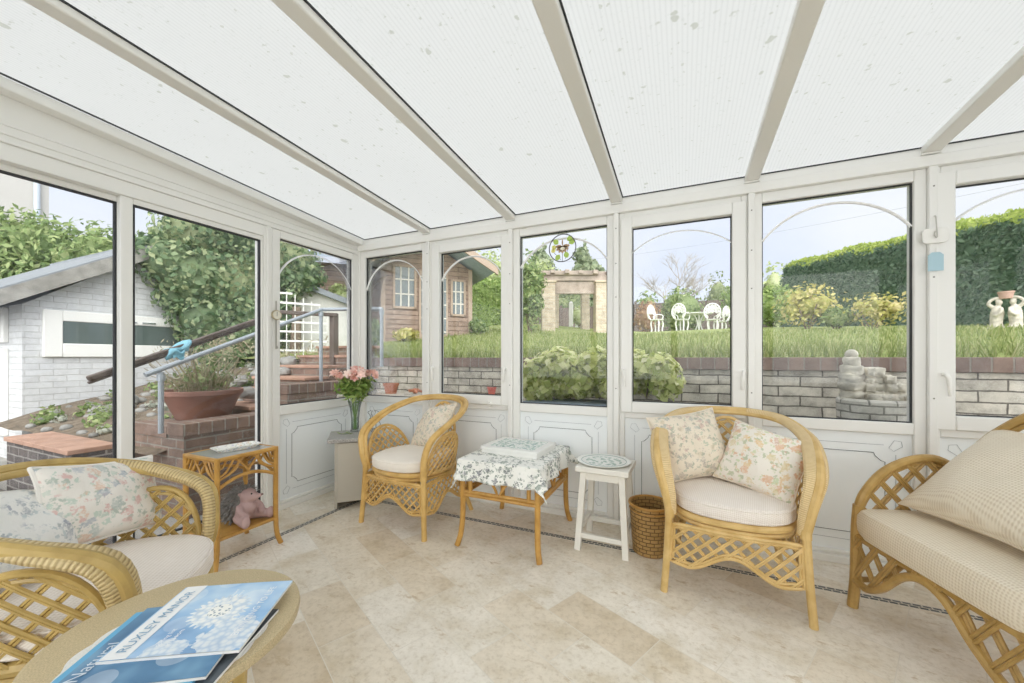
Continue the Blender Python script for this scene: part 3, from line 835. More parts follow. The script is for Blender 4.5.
# roof: opal sheets between rafters
RAFT = [-1.915, -1.160, -0.396, 0.366, 1.128, 1.89]
ceil = empty('ceiling', kind='structure'); tag(ceil, 'sloping opal polycarbonate roof between pale rafters', 'roof')
edges = [XL - 0.05] + RAFT + [XR + 0.1]
mt = MB()
for a, b in zip(edges[:-1], edges[1:]):
    m = MB()
    y0, y1 = YF - 0.05, YB + 0.16
    v = [(a, y0, zroof(y0)), (b, y0, zroof(y0)), (b, y1, zroof(y1)), (a, y1, zroof(y1))]
    M0 = Matrix.Identity(4)
    bidx = len(m.v)
    for (x, y, z) in v: m.v.append(Vector((x, y, z)))
    for (x, y, z) in v: m.v.append(Vector((x, y, z + 0.016)))
    m.cur = 0; m.face([0, 3, 2, 1]); m.cur = 1; m.face([4, 5, 6, 7])
    for i in range(4):
        j = (i + 1) % 4; m.face([i, j, 4 + j, 4 + i])
    m.build('roof_sheet', [OPAL, CLEARGLASS], ceil, smooth=0)
RAFTMAT = plain('pale_rafter_cover', (0.85, 0.84, 0.80), 0.4)
for x in RAFT:
    m = MB(); y0, y1 = YF, YB + 0.005
    m.beam((x, y0, zroof(y0) - 0.018), (x, y1, zroof(y1) - 0.018), 0.072, 0.036)
    r = m.build('rafter', RAFTMAT, ceil, bevel=0.006)
    m = MB()
    m.beam((x + 0.039, y0, zroof(y0) - 0.003), (x + 0.039, y1 - 0.02, zroof(y1 - 0.02) - 0.003), 0.007, 0.006)
    m.build('rafter_gasket', GASKET, r)
    m = MB(); m.box(x - 0.037, x + 0.037, y1 - 0.03, y1 + 0.004, ZE - 0.044, ZE - 0.036); m.build('end_cap', UPVC, r)
m = MB(); m.box(XL + 0.07, XR, YB - 0.016, YB - 0.008, ZE - 0.006, ZE - 0.001); m.build('roof_gasket', GASKET, ceil)
m = MB(); m.beam((XL + 0.074, YF, zroof(YF) - 0.006), (XL + 0.074, YB - 0.02, zroof(YB) - 0.006), 0.007, 0.006); m.build('roof_gasket', GASKET, ceil)
# =================================================================== RATTAN FURNITURE
def lattice(m, S, mask, u0, u1, v0, v1, pitch, r, dbl=0.0, slope=1.0, n=5, off=0.0):
    """diagonal canes over a surface S(u, v), clipped to mask(u, v)"""
    H = v1 - v0
    for sgn in (1, -1):
        k0 = u0 - H / slope - pitch if sgn > 0 else u0 - pitch
        k1 = u1 + pitch if sgn > 0 else u1 + H / slope + pitch
        c = k0 + off
        while c < k1:
            for dd in ((-dbl / 2, dbl / 2) if dbl else (0,)):
                run = []
                N = 44
                for i in range(N + 1):
                    v = v0 + H * i / N
                    u = c + dd + sgn * (v - v0) / slope
                    if u0 <= u <= u1 and mask(u, v): run.append((u, v))
                    else:
                        if len(run) > 1: cane(m, S, run, r, sgn, n)
                        run = []
                if len(run) > 1: cane(m, S, run, r, sgn, n)
            c += pitch
def cane(m, S, run, r, sgn, n):
    k = max(2, min(7, len(run) // 4 + 1))
    idx = [round(i * (len(run) - 1) / (k - 1)) for i in range(k)]
    m.tube([S(*run[i], sgn * r * 0.75) for i in idx], r, n)

def interp_path(P, key, val, out):
    """value of coordinate `out` along P where coordinate `key` == val"""
    for a, b in zip(P[:-1], P[1:]):
        if (a[key] - val) * (b[key] - val) <= 0 and abs(a[key] - b[key]) > 1e-9:
            f = (val - a[key]) / (b[key] - a[key]); return a[out] + (b[out] - a[out]) * f
    return P[-1][out]

def cushion_pad(outline, z0, z1, crown=0.02, n=10):
    """upholstered seat pad with a rounded edge, from a plan outline"""
    m = MB(); c = Vector((sum(p[0] for p in outline) / len(outline), sum(p[1] for p in outline) / len(outline)))
    h = (z1 - z0) / 2; zc = (z0 + z1) / 2
    rows = []
    for s, z in ((0.02, z0 - 0.0), (0.5, z0), (0.90, z0), (0.965, z0 + h * 0.12), (0.995, z0 + h * 0.5), (1.0, zc), (0.995, z1 - h * 0.5), (0.96, z1 - h * 0.10), (0.90, z1 + crown * 0.15), (0.7, z1 + crown * 0.65), (0.4, z1 + crown), (0.02, z1 + crown * 1.1)):
        rows.append([(c[0] + (p[0] - c[0]) * s, c[1] + (p[1] - c[1]) * s, z) for p in outline])
    b = 0; N = len(outline)
    for r_ in rows:
        for p in r_: m.v.append(Vector(p))
    for i in range(len(rows) - 1):
        for k in range(N):
            k2 = (k + 1) % N
            m.face([i * N + k, i * N + k2, (i + 1) * N + k2, (i + 1) * N + k])
    m.face(list(range(N))[::-1]); m.face([(len(rows) - 1) * N + k for k in range(N)])
    return m
def piping(outline, s, z, r, m=None):
    m = m or MB(); c = (sum(p[0] for p in outline) / len(outline), sum(p[1] for p in outline) / len(outline))
    m.tube([(c[0] + (p[0] - c[0]) * s, c[1] + (p[1] - c[1]) * s, z) for p in outline], r, 6, closed=True)
    return m

def tub_chair(name, loc, rz, label, wd=1.0, dp=1.0, hz=1.0, cane_m=RATTAN, wrap_m=None, pad_m=CANVAS, cane_r=0.0052, dbl=0.0, pitch=0.052, foot=0.0, bind=28, zf=.600, zm=.685, zb=.806, pad_s=1.0):
    """hooped rattan tub chair, front towards -y, seat ring at 0.37"""
    root = empty(name, loc, rz, label, 'armchair')
    half = [(.262, -.250, .370), (.280, -.268, .48), (.312, -.235, zf), (.335, -.08, zm), (.325, .06, (zm + zb) / 2 - .008), (.25, .20, zb - .02), (.12, .275, zb - .003), (0, .290, zb)]
    half = [(x * wd, y * dp, z * hz) for x, y, z in half]
    full = half + [(-x, y, z) for x, y, z in half[-2::-1]]
    rim = spline(full, 64)
    rimR = [p for p in rim if p.x >= -1e-6]
    zs = 0.37 * hz
    sx = .25 * wd
    # main hoop: a stout pole with a thinner one lying inside it
    def rr(i, a, b):
        t = abs(i / 64 - .5) * 2
        f = max(0, min(1, (t - .42) / .25)); return a + (b - a) * f
    m = MB()
    outw = lambda i: Vector((rim[i].x, rim[i].y * 0.35 + 0.02, 0.0)) + Vector((0, 0.0, 0.01))
    m.tube(rim, [rr(i, .0185, .0205) for i in range(65)], 10)
    inn = [Vector((p.x * .925, p.y * .925 - .004, p.z - .012)) for p in rim]
    m.tube(inn, .012, 8)
    m.build('hoop_frame', cane_m, root)
    if wrap_m:
        for sg in (1, -1):
            seg = rim[:bind + 1] if sg > 0 else rim[64 - bind:][::-1]
            n = len(seg)
            w = [.0215 + .023 * math.sin(math.pi * min(1, i / (n - 1) * 1.18)) ** .8 for i in range(n)]
            m = MB(); m.tube([Vector((p.x * .965, p.y * .965, p.z - .003)) for p in seg], w, 12, r2=[.0205] * n, up=lambda i, sg=sg: Vector((sg, 0.25, 0)))
            m.build('arm_binding', wrap_m, root)
    # legs
    for sg in (1, -1):
        m = MB(); m.tube(spline([(sg * .285 * wd, -.272 * dp, foot), (sg * .272 * wd, -.262 * dp, .18), (sg * .262 * wd, -.252 * dp, zs + .03)], 8), .0165, 10)
        m.tube([(sg * .262 * wd, -.252 * dp, zs - .02), (sg * .262 * wd, -.252 * dp, zs + .02)], .0215, 10)
        m.build('leg', cane_m, root)
        m = MB(); m.tube(spline([(sg * .255 * wd, .262 * dp, foot), (sg * .225 * wd, .215 * dp, .14), (sg * .19 * wd, .17 * dp, .27), (sg * .175 * wd, .155 * dp, zs + .02)], 10), .0155, 10)
        m.build('leg', cane_m, root)
    # seat ring
    def seat_outline(s=1.0, k=40, fb=.035):
        pts = []
        for i in range(k):
            a = 2 * math.pi * i / k
            x, y = math.cos(a), math.sin(a)
            if y >= 0: px, py = sx * x, -.02 * dp + .235 * dp * y
            else:
                e = 0.55
                q = (abs(x) ** (2 / e) + abs(y) ** (2 / e)) ** (-e / 2)
                px, py = sx * x * q, -.02 * dp + (.235 + 0) * dp * y * q
                py -= fb * (1 - min(1, (px / sx) ** 2)) * min(1, -y * 1.2)
            pts.append((px * s, py * s if s == 1 else (py + .02) * s - .02))
        return pts
    ol = seat_outline()
    m = MB(); m.tube([(x, y, zs) for x, y in ol], .017, 8, closed=True); m.tube([(x * .98, y * .98, zs - .03) for x, y in ol], .010, 7, closed=True)
    m.grid(lambda u, v: (ol[int(u * 40) % 40][0] * v * .97, ol[int(u * 40) % 40][1] * v * .97, zs + .004), 40, 2, cu=True)
    m.build('seat_ring', cane_m, root)
    pad = [(x * 1.02 * (1 + (pad_s - 1) * .3), (y + .1) * pad_s - .112) for x, y in seat_outline(1.0, 48, .05)]
    pd = cushion_pad(pad, zs + .016, zs + .088, .018).build('seat_cushion', pad_m, root)
    mm = piping(pad, .985, zs + .030, .004); piping(pad, .985, zs + .076, .004, mm); mm.build('piping', pad_m, pd)
    # side panels: a bent double arch filled with crossed canes
    def xr(y): return interp_path([(p.x, p.y, p.z) for p in rimR], 1, y, 0)
    def zr(y): return interp_path([(p.x, p.y, p.z) for p in rimR], 1, y, 2)
    yc, hw, hh = -.055 * dp, .172 * dp, .225 * hz
    def seat_x(y):
        t = (y / dp + .02) / .235
        return sx * (math.sqrt(max(0.05, 1 - t * t)) if t > 0 else 1.0) * 1.02
    for sg in (1, -1):
        def S(y, z, off=0, sg=sg):
            f = (z - zs) / max(.1, zr(y) - zs)
            x = seat_x(y) + (xr(y) * .955 - seat_x(y)) * max(0, min(1.0, f)) + off
            return Vector((sg * x, y, z))
        top = lambda y: zs + .02 + hh * max(0, 1 - abs((y - yc) / hw) ** 2.3) ** .5
        m = MB()
        arc = [S(yc + hw * math.cos(a), top(yc + hw * math.cos(a))) for a in np.linspace(0.0, math.pi, 22)]
        m.tube(arc, .0095, 8)
        arc2 = [S(yc + hw * .9 * math.cos(a), zs + .02 + (top(yc + hw * .9 * math.cos(a)) - zs - .02) * .93 - .004) for a in np.linspace(0.0, math.pi, 22)]
        m.tube(arc2, .006, 6)
        lattice(m, S, lambda y, z: z < top(y) - .005 and abs(y - yc) < hw * .985, yc - hw, yc + hw, zs, zs + .02 + hh, pitch, cane_r, dbl)
        m.build('side_panel', cane_m, root)
    # back panel
    def yr(x): return interp_path([(p.x, p.y, p.z) for p in rimR], 0, abs(x), 1) if abs(x) < .28 * wd else .05
    def zrb(x): return interp_path([(p.x, p.y, p.z) for p in rimR[::-1]], 0, abs(x), 2)
    bw, bh = .165 * wd, ((zb - .04) * hz - zs)
    def SB(x, z, off=0):
        ys = -.02 * dp + .235 * dp * math.sqrt(max(0.02, 1 - (x / sx) ** 2))
        yt = .268 * dp - 1.35 * x * x / max(.01, wd)
        f = (z - zs) / (zb * hz - zs)
        return Vector((x, ys + (yt - ys) * f + off, z))
    topb = lambda x: zs + bh * max(0, 1 - abs(x / bw) ** 2.2) ** .5
    m = MB()
    m.tube([SB(bw * math.cos(a), topb(bw * math.cos(a))) for a in np.linspace(0, math.pi, 26)], .0095, 8)
    m.tube([SB(bw * .88 * math.cos(a), zs + (topb(bw * .88 * math.cos(a)) - zs) * .94) for a in np.linspace(0, math.pi, 26)], .006, 6)
    lattice(m, SB, lambda x, z: z < topb(x) - .004 and abs(x) < bw * .98, -bw, bw, zs, zs + bh, pitch, cane_r, dbl)
    m.build('back_panel', cane_m, root)
    # aprons below the seat
    def apron(S, u0, u1, bot, nm):
        m = MB(); t = zs - .045
        us = np.linspace(u0, u1, 27)
        loop = [(u, bot(u)) for u in us] + [(u1 - .002, (bot(u1) + t) / 2)] + [(u, t - .008 * (abs((u - (u0 + u1) / 2) / ((u1 - u0) / 2)) ** 6)) for u in us[::-1]] + [(u0 + .002, (bot(u0) + t) / 2)]
        m.tube([S(u, v) for u, v in loop], .0095, 7, closed=True)
        c = ((u0 + u1) / 2, t - .08)
        loop2 = [(u0 + .012 + (u1 - u0 - .024) * (u - u0) / (u1 - u0), v + (.016 if i < 27 else (-.013 if v > t - .05 else 0))) for i, (u, v) in enumerate(loop)]
        m.tube([S(u, v) for u, v in loop2], .0065, 6, closed=True)
        lattice(m, S, lambda u, v: bot(u) + .004 < v < t, u0, u1, min(bot(u) for u in us), t, pitch, cane_r, dbl, off=.02)
        m.build(nm, cane_m, root)
    def SF(x, z, off=0):
        f = max(0, 1 - (x / sx) ** 2); g = (z / zs)
        return Vector((x * (1.06 - .06 * g) , (-.262 + .01 * g) * dp - .038 * f * g - off, z))
    def scallop(t):   # t in -1..1
        a = abs(t)
        return .135 + .085 * (0.5 + 0.5 * math.cos(math.pi * min(1, a / .72))) + (.012 * ((a - .72) / .28) if a > .72 else 0)
    apron(SF, -sx, sx, lambda x: scallop(x / sx), 'front_apron')
    for sg in (1, -1):
        def SS(y, z, off=0, sg=sg):
            t = (y / dp + .25) / .44
            x = (.262 + .018 * (1 - z / zs)) * wd * (1 - .30 * max(0, t) ** 2 * (z / zs)) + off
            yy = y + max(0, t) * .06 * dp * (1 - z / zs) ** 1.0
            return Vector((sg * x, yy, z))
        apron(SS, -.245 * dp, .185 * dp, lambda y: scallop((y / dp + .03) / .215), 'side_apron')
    return root

# loose cushions -----------------------------------------------------
def scatter_cushion(w, h, t, mat, label, M, pipe_m=None, seed=0, fringe=False, pipe_r=.0045, cat='cushion', name='cushion'):
    """pillow in its own x (width) / z (height) plane, face towards -y"""
    m = MB(); rg = random.Random(seed); ph = [rg.uniform(0, 6) for _ in range(6)]
    def edge(u, v):
        pin = .075
        x = w / 2 * u * (1 - pin * (1 - abs(u) ** 3) * 0 - pin * (1 - v * v) * abs(u)); z = h / 2 * v * (1 - pin * (1 - u * u) * abs(v))
        return x, z
    def fn(side):
        def f(a, b):
            u, v = 2 * a - 1, 2 * b - 1
            u = math.sin(u * math.pi / 2); v = math.sin(v * math.pi / 2)
            x, z = edge(u, v)
            k = (max(0, 1 - u * u) * max(0, 1 - v * v)) ** .42
            wr = 1 + .07 * math.sin(5 * u + ph[0] + 2 * v) + .06 * math.sin(6 * v + ph[1] - 3 * u) + .035 * math.sin(13 * u + ph[2] + 5 * v)
            sag = -.018 * t * 0
            return (x, side * t / 2 * k * wr + .012 * math.sin(2.2 * u + ph[3]) * math.sin(2 * v + ph[4]), z)
        return f
    m.grid(fn(-1), 22, 22); m.grid(fn(1), 22, 22, flip=True)
    o = m.build(name, mat, smooth=180)
    o.matrix_world = M
    tag(o, label, cat)
    border = []
    N = 22
    def pt(a, b):
        u, v = math.sin((2 * a - 1) * math.pi / 2), math.sin((2 * b - 1) * math.pi / 2)
        x, z = edge(u, v); return Vector((x, .012 * math.sin(2.2 * u + ph[3]) * math.sin(2 * v + ph[4]), z))
    for i in range(N): border.append(pt(i / N, 0))
    for i in range(N): border.append(pt(1, i / N))
    for i in range(N): border.append(pt(1 - i / N, 1))
    for i in range(N): border.append(pt(0, 1 - i / N))
    if pipe_m:
        m = MB(); m.tube(border, pipe_r, 6, closed=True); m.build('piping', pipe_m, o)
    if fringe:
        m = MB()
        for i, p in enumerate(border):
            q = border[(i + 1) % len(border)]
            for f in (0, .5):
                a = p.lerp(q, f); d = Vector((a.x, 0, a.z)).normalized()
                dirn = Vector((0, 0, math.copysign(1, a.z))) if abs(a.z) / h > abs(a.x) / w else Vector((math.copysign(1, a.x), 0, 0))
                m.tube([a, a + dirn * .018 + Vector((rg.uniform(-.004, .004), rg.uniform(-.004, .004), 0))], .0022, 4)
        m.build('fringe', pipe_m or mat, o)
    return o
def frame_at(center, face, lean=0.0, roll=0.0):
    """matrix: local -y looks along the level heading `face`, leaned back by `lean`, rolled in its own plane"""
    rz = math.atan2(face[1], face[0]) + math.pi / 2
    return Matrix.Translation(Vector(center)) @ Matrix.Rotation(rz, 4, 'Z') @ Matrix.Rotation(-lean, 4, 'X') @ Matrix.Rotation(roll, 4, 'Y')
# ------------------------------------------------------------------- the four chairs
FLORAL_TAN = floral_mat('faded_floral_fabric', (0.77, 0.69, 0.57), [(0.42, 0.37, 0.33), (0.52, 0.34, 0.30), (0.32, 0.35, 0.34), (0.55, 0.46, 0.32)], 17, 0.56, (0.28, 0.33, 0.25), seed=1.3)
FLORAL_PEACH = floral_mat('peach_floral_fabric', (0.84, 0.79, 0.71), [(0.70, 0.36, 0.16), (0.74, 0.50, 0.20), (0.60, 0.34, 0.24), (0.68, 0.56, 0.28)], 14, 0.63, (0.38, 0.45, 0.25), seed=4.1)
FLORAL_BLUE = floral_mat('rose_patchwork_fabric', (0.83, 0.80, 0.75), [(0.68, 0.38, 0.36), (0.42, 0.50, 0.48), (0.74, 0.50, 0.36), (0.34, 0.40, 0.48)], 15, 0.56, (0.32, 0.42, 0.36), seed=7.7)
FLORAL_SPRIG = floral_mat('blue_sprig_fabric', (0.82, 0.82, 0.80), [(0.22, 0.26, 0.37), (0.36, 0.41, 0.47), (0.30, 0.34, 0.40)], 18, 0.52, (0.32, 0.38, 0.40), seed=2.2)
FLORAL_CLOTH = floral_mat('leaf_print_tablecloth', (0.86, 0.86, 0.82), [(0.13, 0.15, 0.16), (0.20, 0.26, 0.22), (0.16, 0.17, 0.20)], 17, 0.55, (0.15, 0.19, 0.16), seed=3.3, strength=1.0)
CREAMPIPE = plain('cream_piping', (0.80, 0.72, 0.60), 0.8)
WHITELACE = plain('white_lace_edging', (0.85, 0.83, 0.79), 0.9)

tub_chair('tub_armchair', (-1.67, 2.19, 0), RAD(-5), 'rattan tub chair with one cushion, standing in the back corner by the vase', wd=.97, cane_m=RATTAN, pad_m=CANVAS, cane_r=.0058)
tub_chair('tub_armchair', (0.216, 2.21, 0), RAD(-2.3), 'rattan tub chair with two floral cushions and pale bound arms', cane_m=RATTAN_PALE, wrap_m=WRAP_PALE, pad_m=WEAVE_PALE, cane_r=.0045, dbl=.0105, pitch=.062)
tub_chair('tub_armchair', (-1.611, 0.522, 0), RAD(134.6), 'olive bound rattan tub chair beside the round table, patchwork cushions on it', wd=.988, dp=.85, zf=.607, zm=.671, zb=.764, cane_m=RATTAN_OLIVE, wrap_m=WRAP_OLIVE, pad_m=WEAVE_PALE, cane_r=.0045, dbl=.0105, pitch=.062, bind=19, pad_s=1.10)

scatter_cushion(.37, .32, .15, FLORAL_TAN, 'small faded floral cushion with frilled edge in the corner tub chair', frame_at((-1.645, 2.30, .605), (-.50, -.86), RAD(32), RAD(-14)), CREAMPIPE, 1, True)
scatter_cushion(.37, .35, .17, FLORAL_TAN, 'tan floral cushion at the left of the chair with two cushions', frame_at((.035, 2.265, .635), (.35, -.94), RAD(22), RAD(-10)), CREAMPIPE, 2)
scatter_cushion(.35, .315, .16, FLORAL_PEACH, 'cream cushion with peach flowers and piped edge at the right of the chair', frame_at((.352, 2.185, .605), (-.38, -.92), RAD(30), RAD(12)), CREAMPIPE, 3)
scatter_cushion(.38, .262, .13, FLORAL_BLUE, 'long patchwork cushion with pale roses and fringed ends behind the near seat', frame_at((-1.80, .630, .618), (.88, .40), RAD(18), RAD(9)), WHITELACE, 4, pipe_r=.006)
scatter_cushion(.33, .30, .13, FLORAL_SPRIG, 'white cushion with blue sprigs at the far left edge', frame_at((-1.70, .39, .612), (.75, .62), RAD(38), RAD(20)), WHITELACE, 5)

# cream armchair at the right -----------------------------------------
def lounge_chair():
    root = empty('lounge_armchair', (.70, 2.17, 0), math.atan2(-.955, .29), 'wide rattan armchair with basketweave seat at the right edge of the room', 'armchair')
    W, D = .68, .56
    R = RATTAN_BROWN
    for x, y in ((0, 0), (W, 0), (0.03, D), (W - .03, D)):
        m = MB()
        if y == 0: m.tube(spline([(x, y - .012, 0), (x, y, .14), (x, y + .004, .34), (x, y + .012, .45)], 10), .0205, 10)
        else: m.tube(spline([(x, y + .06, 0), (x, y + .02, .2), (x, y, .36)], 8), .019, 10)
        m.build('leg', R, root)
    m = MB()
    for z in (.315,): m.tube([(0, 0, z), (W, 0, z), (W - .02, D, z), (.02, D, z)], .017, 8, closed=True)
    m.box(.01, W - .01, .01, D - .01, .312, .325)
    m.build('seat_frame', R, root)
    # arms: hoop from the front leg up and back, filled with paired canes
    for s in (0, 1):
        X = lambda x: x if not s else W - x
        arc = spline([(X(0), .008, .42), (X(0), .035, .50), (X(-.005), .11, .592), (X(-.005), .205, .648), (X(-.002), .30, .664), (X(.0), .365, .638), (X(.005), .40, .605)], 28)
        m = MB(); m.tube(arc, .0185, 10); m.tube([(p.x, p.y * .96 + .01, p.z - .024) for p in arc[3:-2]], .008, 6)
        m.tube([arc[-1], (X(.02), D - .02, .40)], .016, 8)
        ay = [(p.y, p.z) for p in arc]
        def zt(y):
            for a, b in zip(ay[:-1], ay[1:]):
                if a[0] <= y <= b[0]: return a[1] + (b[1] - a[1]) * (y - a[0]) / max(1e-6, b[0] - a[0])
            return ay[-1][1]
        lattice(m, lambda y, z, o=0: Vector((X(0.004) + o * (1 if s else -1), y, z)), lambda y, z: z < zt(y) - .008, .02, .40, .34, .665, .088, .0062, .016, slope=1.15, n=6)
        m.build('arm_hoop', R, root)
        # side apron
        m = MB()
        m.tube(spline([(X(0), .01, .12), (X(0), .12, .14), (X(0), .28, .26), (X(.0), .42, .18), (X(.02), D, .13)], 24), .012, 8)
        m.build('side_apron', R, root)
    # back: big bowed hoop
    hoop = spline([(-.0, .395, .60), (.015, .44, .69), (.06, .49, .79), (.16, .54, .89), (.34, .565, .945), (.52, .54, .89), (.62, .49, .79), (W - .015, .44, .69), (W, .395, .60)], 48)
    m = MB(); m.tube(hoop, .019, 10); m.tube([(.34 + (p.x - .34) * .93, p.y - .004, .60 + (p.z - .60) * .92) for p in hoop], .009, 7)
    def zb(x):
        for a, b in zip(hoop[:-1], hoop[1:]):
            if a.x <= x <= b.x: return a.z + (b.z - a.z) * (x - a.x) / max(1e-6, b.x - a.x)
        return .6
    lattice(m, lambda x, z, o=0: Vector((x, .50 + .06 * (z - .34) / .6 - .25 * (x - .34) ** 2 * 1.6 + o, z)), lambda x, z: z < zb(x) - .01, .02, W - .02, .34, .945, .088, .0062, .016, n=6)
    m.build('back_hoop', R, root)
    # front apron: high in the middle, fretwork either side
    ap = [(.01, -.005, .125), (.07, -.005, .118), (.15, -.005, .17), (.24, -.005, .265), (.325, -.005, .300), (.41, -.005, .275), (.50, -.005, .19), (.60, -.005, .125), (W - .01, -.005, .115)]
    sp = spline(ap, 40)
    m = MB(); m.tube(sp, .0155, 9)
    def za(x):
        for a, b in zip(sp[:-1], sp[1:]):
            if a.x <= x <= b.x: return a.z + (b.z - a.z) * (x - a.x) / max(1e-6, b.x - a.x)
        return .2
    lattice(m, lambda x, z, o=0: Vector((x, -.003 - o, z)), lambda x, z: z > za(x) + .005, .01, W - .01, .11, .32, .088, .0065, .016, slope=1.5, n=6, off=.03)
    m.build('front_apron', R, root)
    ol = []
    for i in range(56):
        a = 2 * math.pi * i / 56; x, y = math.cos(a), math.sin(a); e = .22
        q = (abs(x) ** (2 / e) + abs(y) ** (2 / e)) ** (-e / 2)
        ol.append((W / 2 + x * q * (W / 2 + .012), .235 + y * q * .26))
    cushion_pad(ol, .318, .442, .012).build('seat_cushion', WEAVE_CREAM, root)
    return root
lounge_chair()
_bx, _by = np.array([.29, -.955]), np.array([.955, .29])
_p = np.array([.70, 2.17]) + .36 * _bx + .335 * _by
scatter_cushion(.66, .50, .20, WEAVE_CREAM, 'big cream basketweave cushion leaning in the right hand armchair', frame_at((_p[0], _p[1], .64), (-.955, -.29), RAD(50), RAD(0)), CREAMPIPE, 6, pipe_r=.003)

# ------------------------------------------------------------------- round table with magazines
TZ = .555
TC = (-.938, .441)
TOPSTONE = plain('speckled_tan_tabletop', (0.52, 0.42, 0.25), 0.5, var=0.22, vscale=420, bump=0.08, bscale=300)
rt = empty('round_table', (TC[0], TC[1], 0), 0, 'round tan side table carrying the blue magazines', 'table')
m = MB(); R_ = .216
m.lathe([(.02, TZ - .028), (R_ - .012, TZ - .028), (R_ - .002, TZ - .022), (R_, TZ - .012), (R_ - .002, TZ - .003), (R_ - .010, TZ), (.02, TZ)], 72)
m.build('table_top', TOPSTONE, rt)
m = MB(); m.lathe([(R_ - .05, TZ - .05), (R_ - .035, TZ - .05), (R_ - .035, TZ - .028), (R_ - .05, TZ - .028)], 40, cap0=False, cap1=False); m.build('table_rim', RATTAN_OLIVE, rt)
for k in range(4):
    a = k * math.pi / 2 + .5; c, s = math.cos(a), math.sin(a)
    m = MB(); m.tube(spline([(.13 * c, .13 * s, 0), (.11 * c, .11 * s, .2), (.12 * c, .12 * s, TZ - .03)], 8), .013, 9); m.build('leg', RATTAN_OLIVE, rt)
m = MB(); m.tube([(.113 * math.cos(t), .113 * math.sin(t), .16) for t in np.linspace(0, 2 * math.pi, 36)[:-1]], .009, 7, closed=True); m.build('stretcher_ring', RATTAN_OLIVE, rt)

# lace doily under the magazines
LACE = plain('white_lace', (0.80, 0.78, 0.74), 0.9, bump=0.4, bscale=220)
m = MB(); N = 96; o = Vector((TC[0] + .050, TC[1] - .032, TZ + .0006))
rad = lambda k: .150 + .007 * abs(math.sin(k * math.pi * 14 / N * 1.0))
m.v = [o] + [o + Vector((rad(k) * math.cos(2 * math.pi * k / N), rad(k) * math.sin(2 * math.pi * k / N), 0)) for k in range(N)]
m.v += [p + Vector((0, 0, .0012)) for p in m.v]
for k in range(N):
    k2 = (k + 1) % N
    m.face([0, 1 + k2, 1 + k]); m.face([N + 1, N + 2 + k, N + 2 + k2]); m.face([1 + k, 1 + k2, N + 2 + k2, N + 2 + k])
tag(m.build('doily', LACE), 'white lace mat with scalloped edge under the magazines', 'doily')

def cover_mat(name, dark, mid, light, ctr, rad_, seed, extra=(), petal=26):
    """cover photograph: a pale round flower head on out-of-focus blue"""
    m, n, l, b = new_mat(name)
    tc = n.new('ShaderNodeTexCoord'); obj = tc.outputs['Object']
    t = tex_noise(n, l, mapping(n, l, obj, loc=(seed, 0, 0)), 9, 3)
    bg = ramp(n, l, t.outputs['Fac'], [(0.3, dark), (0.5, mid), (0.68, light)])
    mp = mapping(n, l, obj, loc=(-ctr[0], -ctr[1], 0))
    sx = n.new('ShaderNodeSeparateXYZ'); l.new(mp, sx.inputs[0])
    r = math_node(n, l, 'SQRT', math_node(n, l, 'ADD', math_node(n, l, 'POWER', math_node(n, l, 'ABSOLUTE', sx.outputs[0]), 2.0), math_node(n, l, 'POWER', math_node(n, l, 'ABSOLUTE', sx.outputs[1]), 2.0)))
    an = math_node(n, l, 'ARCTAN2', sx.outputs[1], sx.outputs[0])
    pe = math_node(n, l, 'SINE', math_node(n, l, 'MULTIPLY', an, float(petal)))
    lim = math_node(n, l, 'MULTIPLY_ADD', pe, rad_ * .10, rad_)
    inside = math_node(n, l, 'LESS_THAN', r, lim)
    vor = n.new('ShaderNodeTexVoronoi'); vor.inputs['Scale'].default_value = 90; l.new(obj, vor.inputs['Vector'])
    pet = ramp(n, l, vor.outputs['Distance'], [(0.0, (0.93, 0.93, 0.90)), (0.35, (0.86, 0.89, 0.90)), (0.75, (0.55, 0.66, 0.78))])
    cen = n.new('ShaderNodeTexVoronoi'); cen.inputs['Scale'].default_value = 140; l.new(obj, cen.inputs['Vector'])
    cdot = ramp(n, l, cen.outputs['Distance'], [(0.28, (0.25, 0.33, 0.42)), (0.40, (0.92, 0.92, 0.88))])
    core = math_node(n, l, 'LESS_THAN', r, rad_ * .42)
    f = mix_col(n, l, core, pet, cdot)
    v2 = n.new('ShaderNodeTexVoronoi'); v2.inputs['Scale'].default_value = 11; l.new(mapping(n, l, obj, loc=(seed * 2, .4, 0)), v2.inputs['Vector'])
    blur = math_node(n, l, 'MULTIPLY', math_node(n, l, 'LESS_THAN', v2.outputs['Distance'], 0.33), 0.55)
    bg2 = mix_col(n, l, math_node(n, l, 'MULTIPLY', blur, t.outputs['Fac']), bg, (0.80, 0.86, 0.92))
    for (ex, ey, er) in extra:
        ds = n.new('ShaderNodeVectorMath'); ds.operation = 'DISTANCE'; l.new(obj, ds.inputs[0]); ds.inputs[1].default_value = (ex, ey, .006)
        wb_ = math_node(n, l, 'ADD', ds.outputs['Value'], math_node(n, l, 'MULTIPLY', math_node(n, l, 'SUBTRACT', tex_noise(n, l, obj, 60, 3).outputs['Fac'], .5), .05))
        bg2 = mix_col(n, l, math_node(n, l, 'MULTIPLY', math_node(n, l, 'LESS_THAN', wb_, er), .8), bg2, pet)
    l.new(mix_col(n, l, inside, bg2, f), b.inputs['Base Color'])
    b.inputs['Roughness'].default_value = 0.28
    return m
PAPER = plain('magazine_pages', (0.78, 0.78, 0.76), 0.7)
WHITEINK = plain('white_ink', (0.92, 0.93, 0.94), 0.4)
BLUEINK = plain('blue_grey_ink', (0.24, 0.40, 0.56), 0.4)
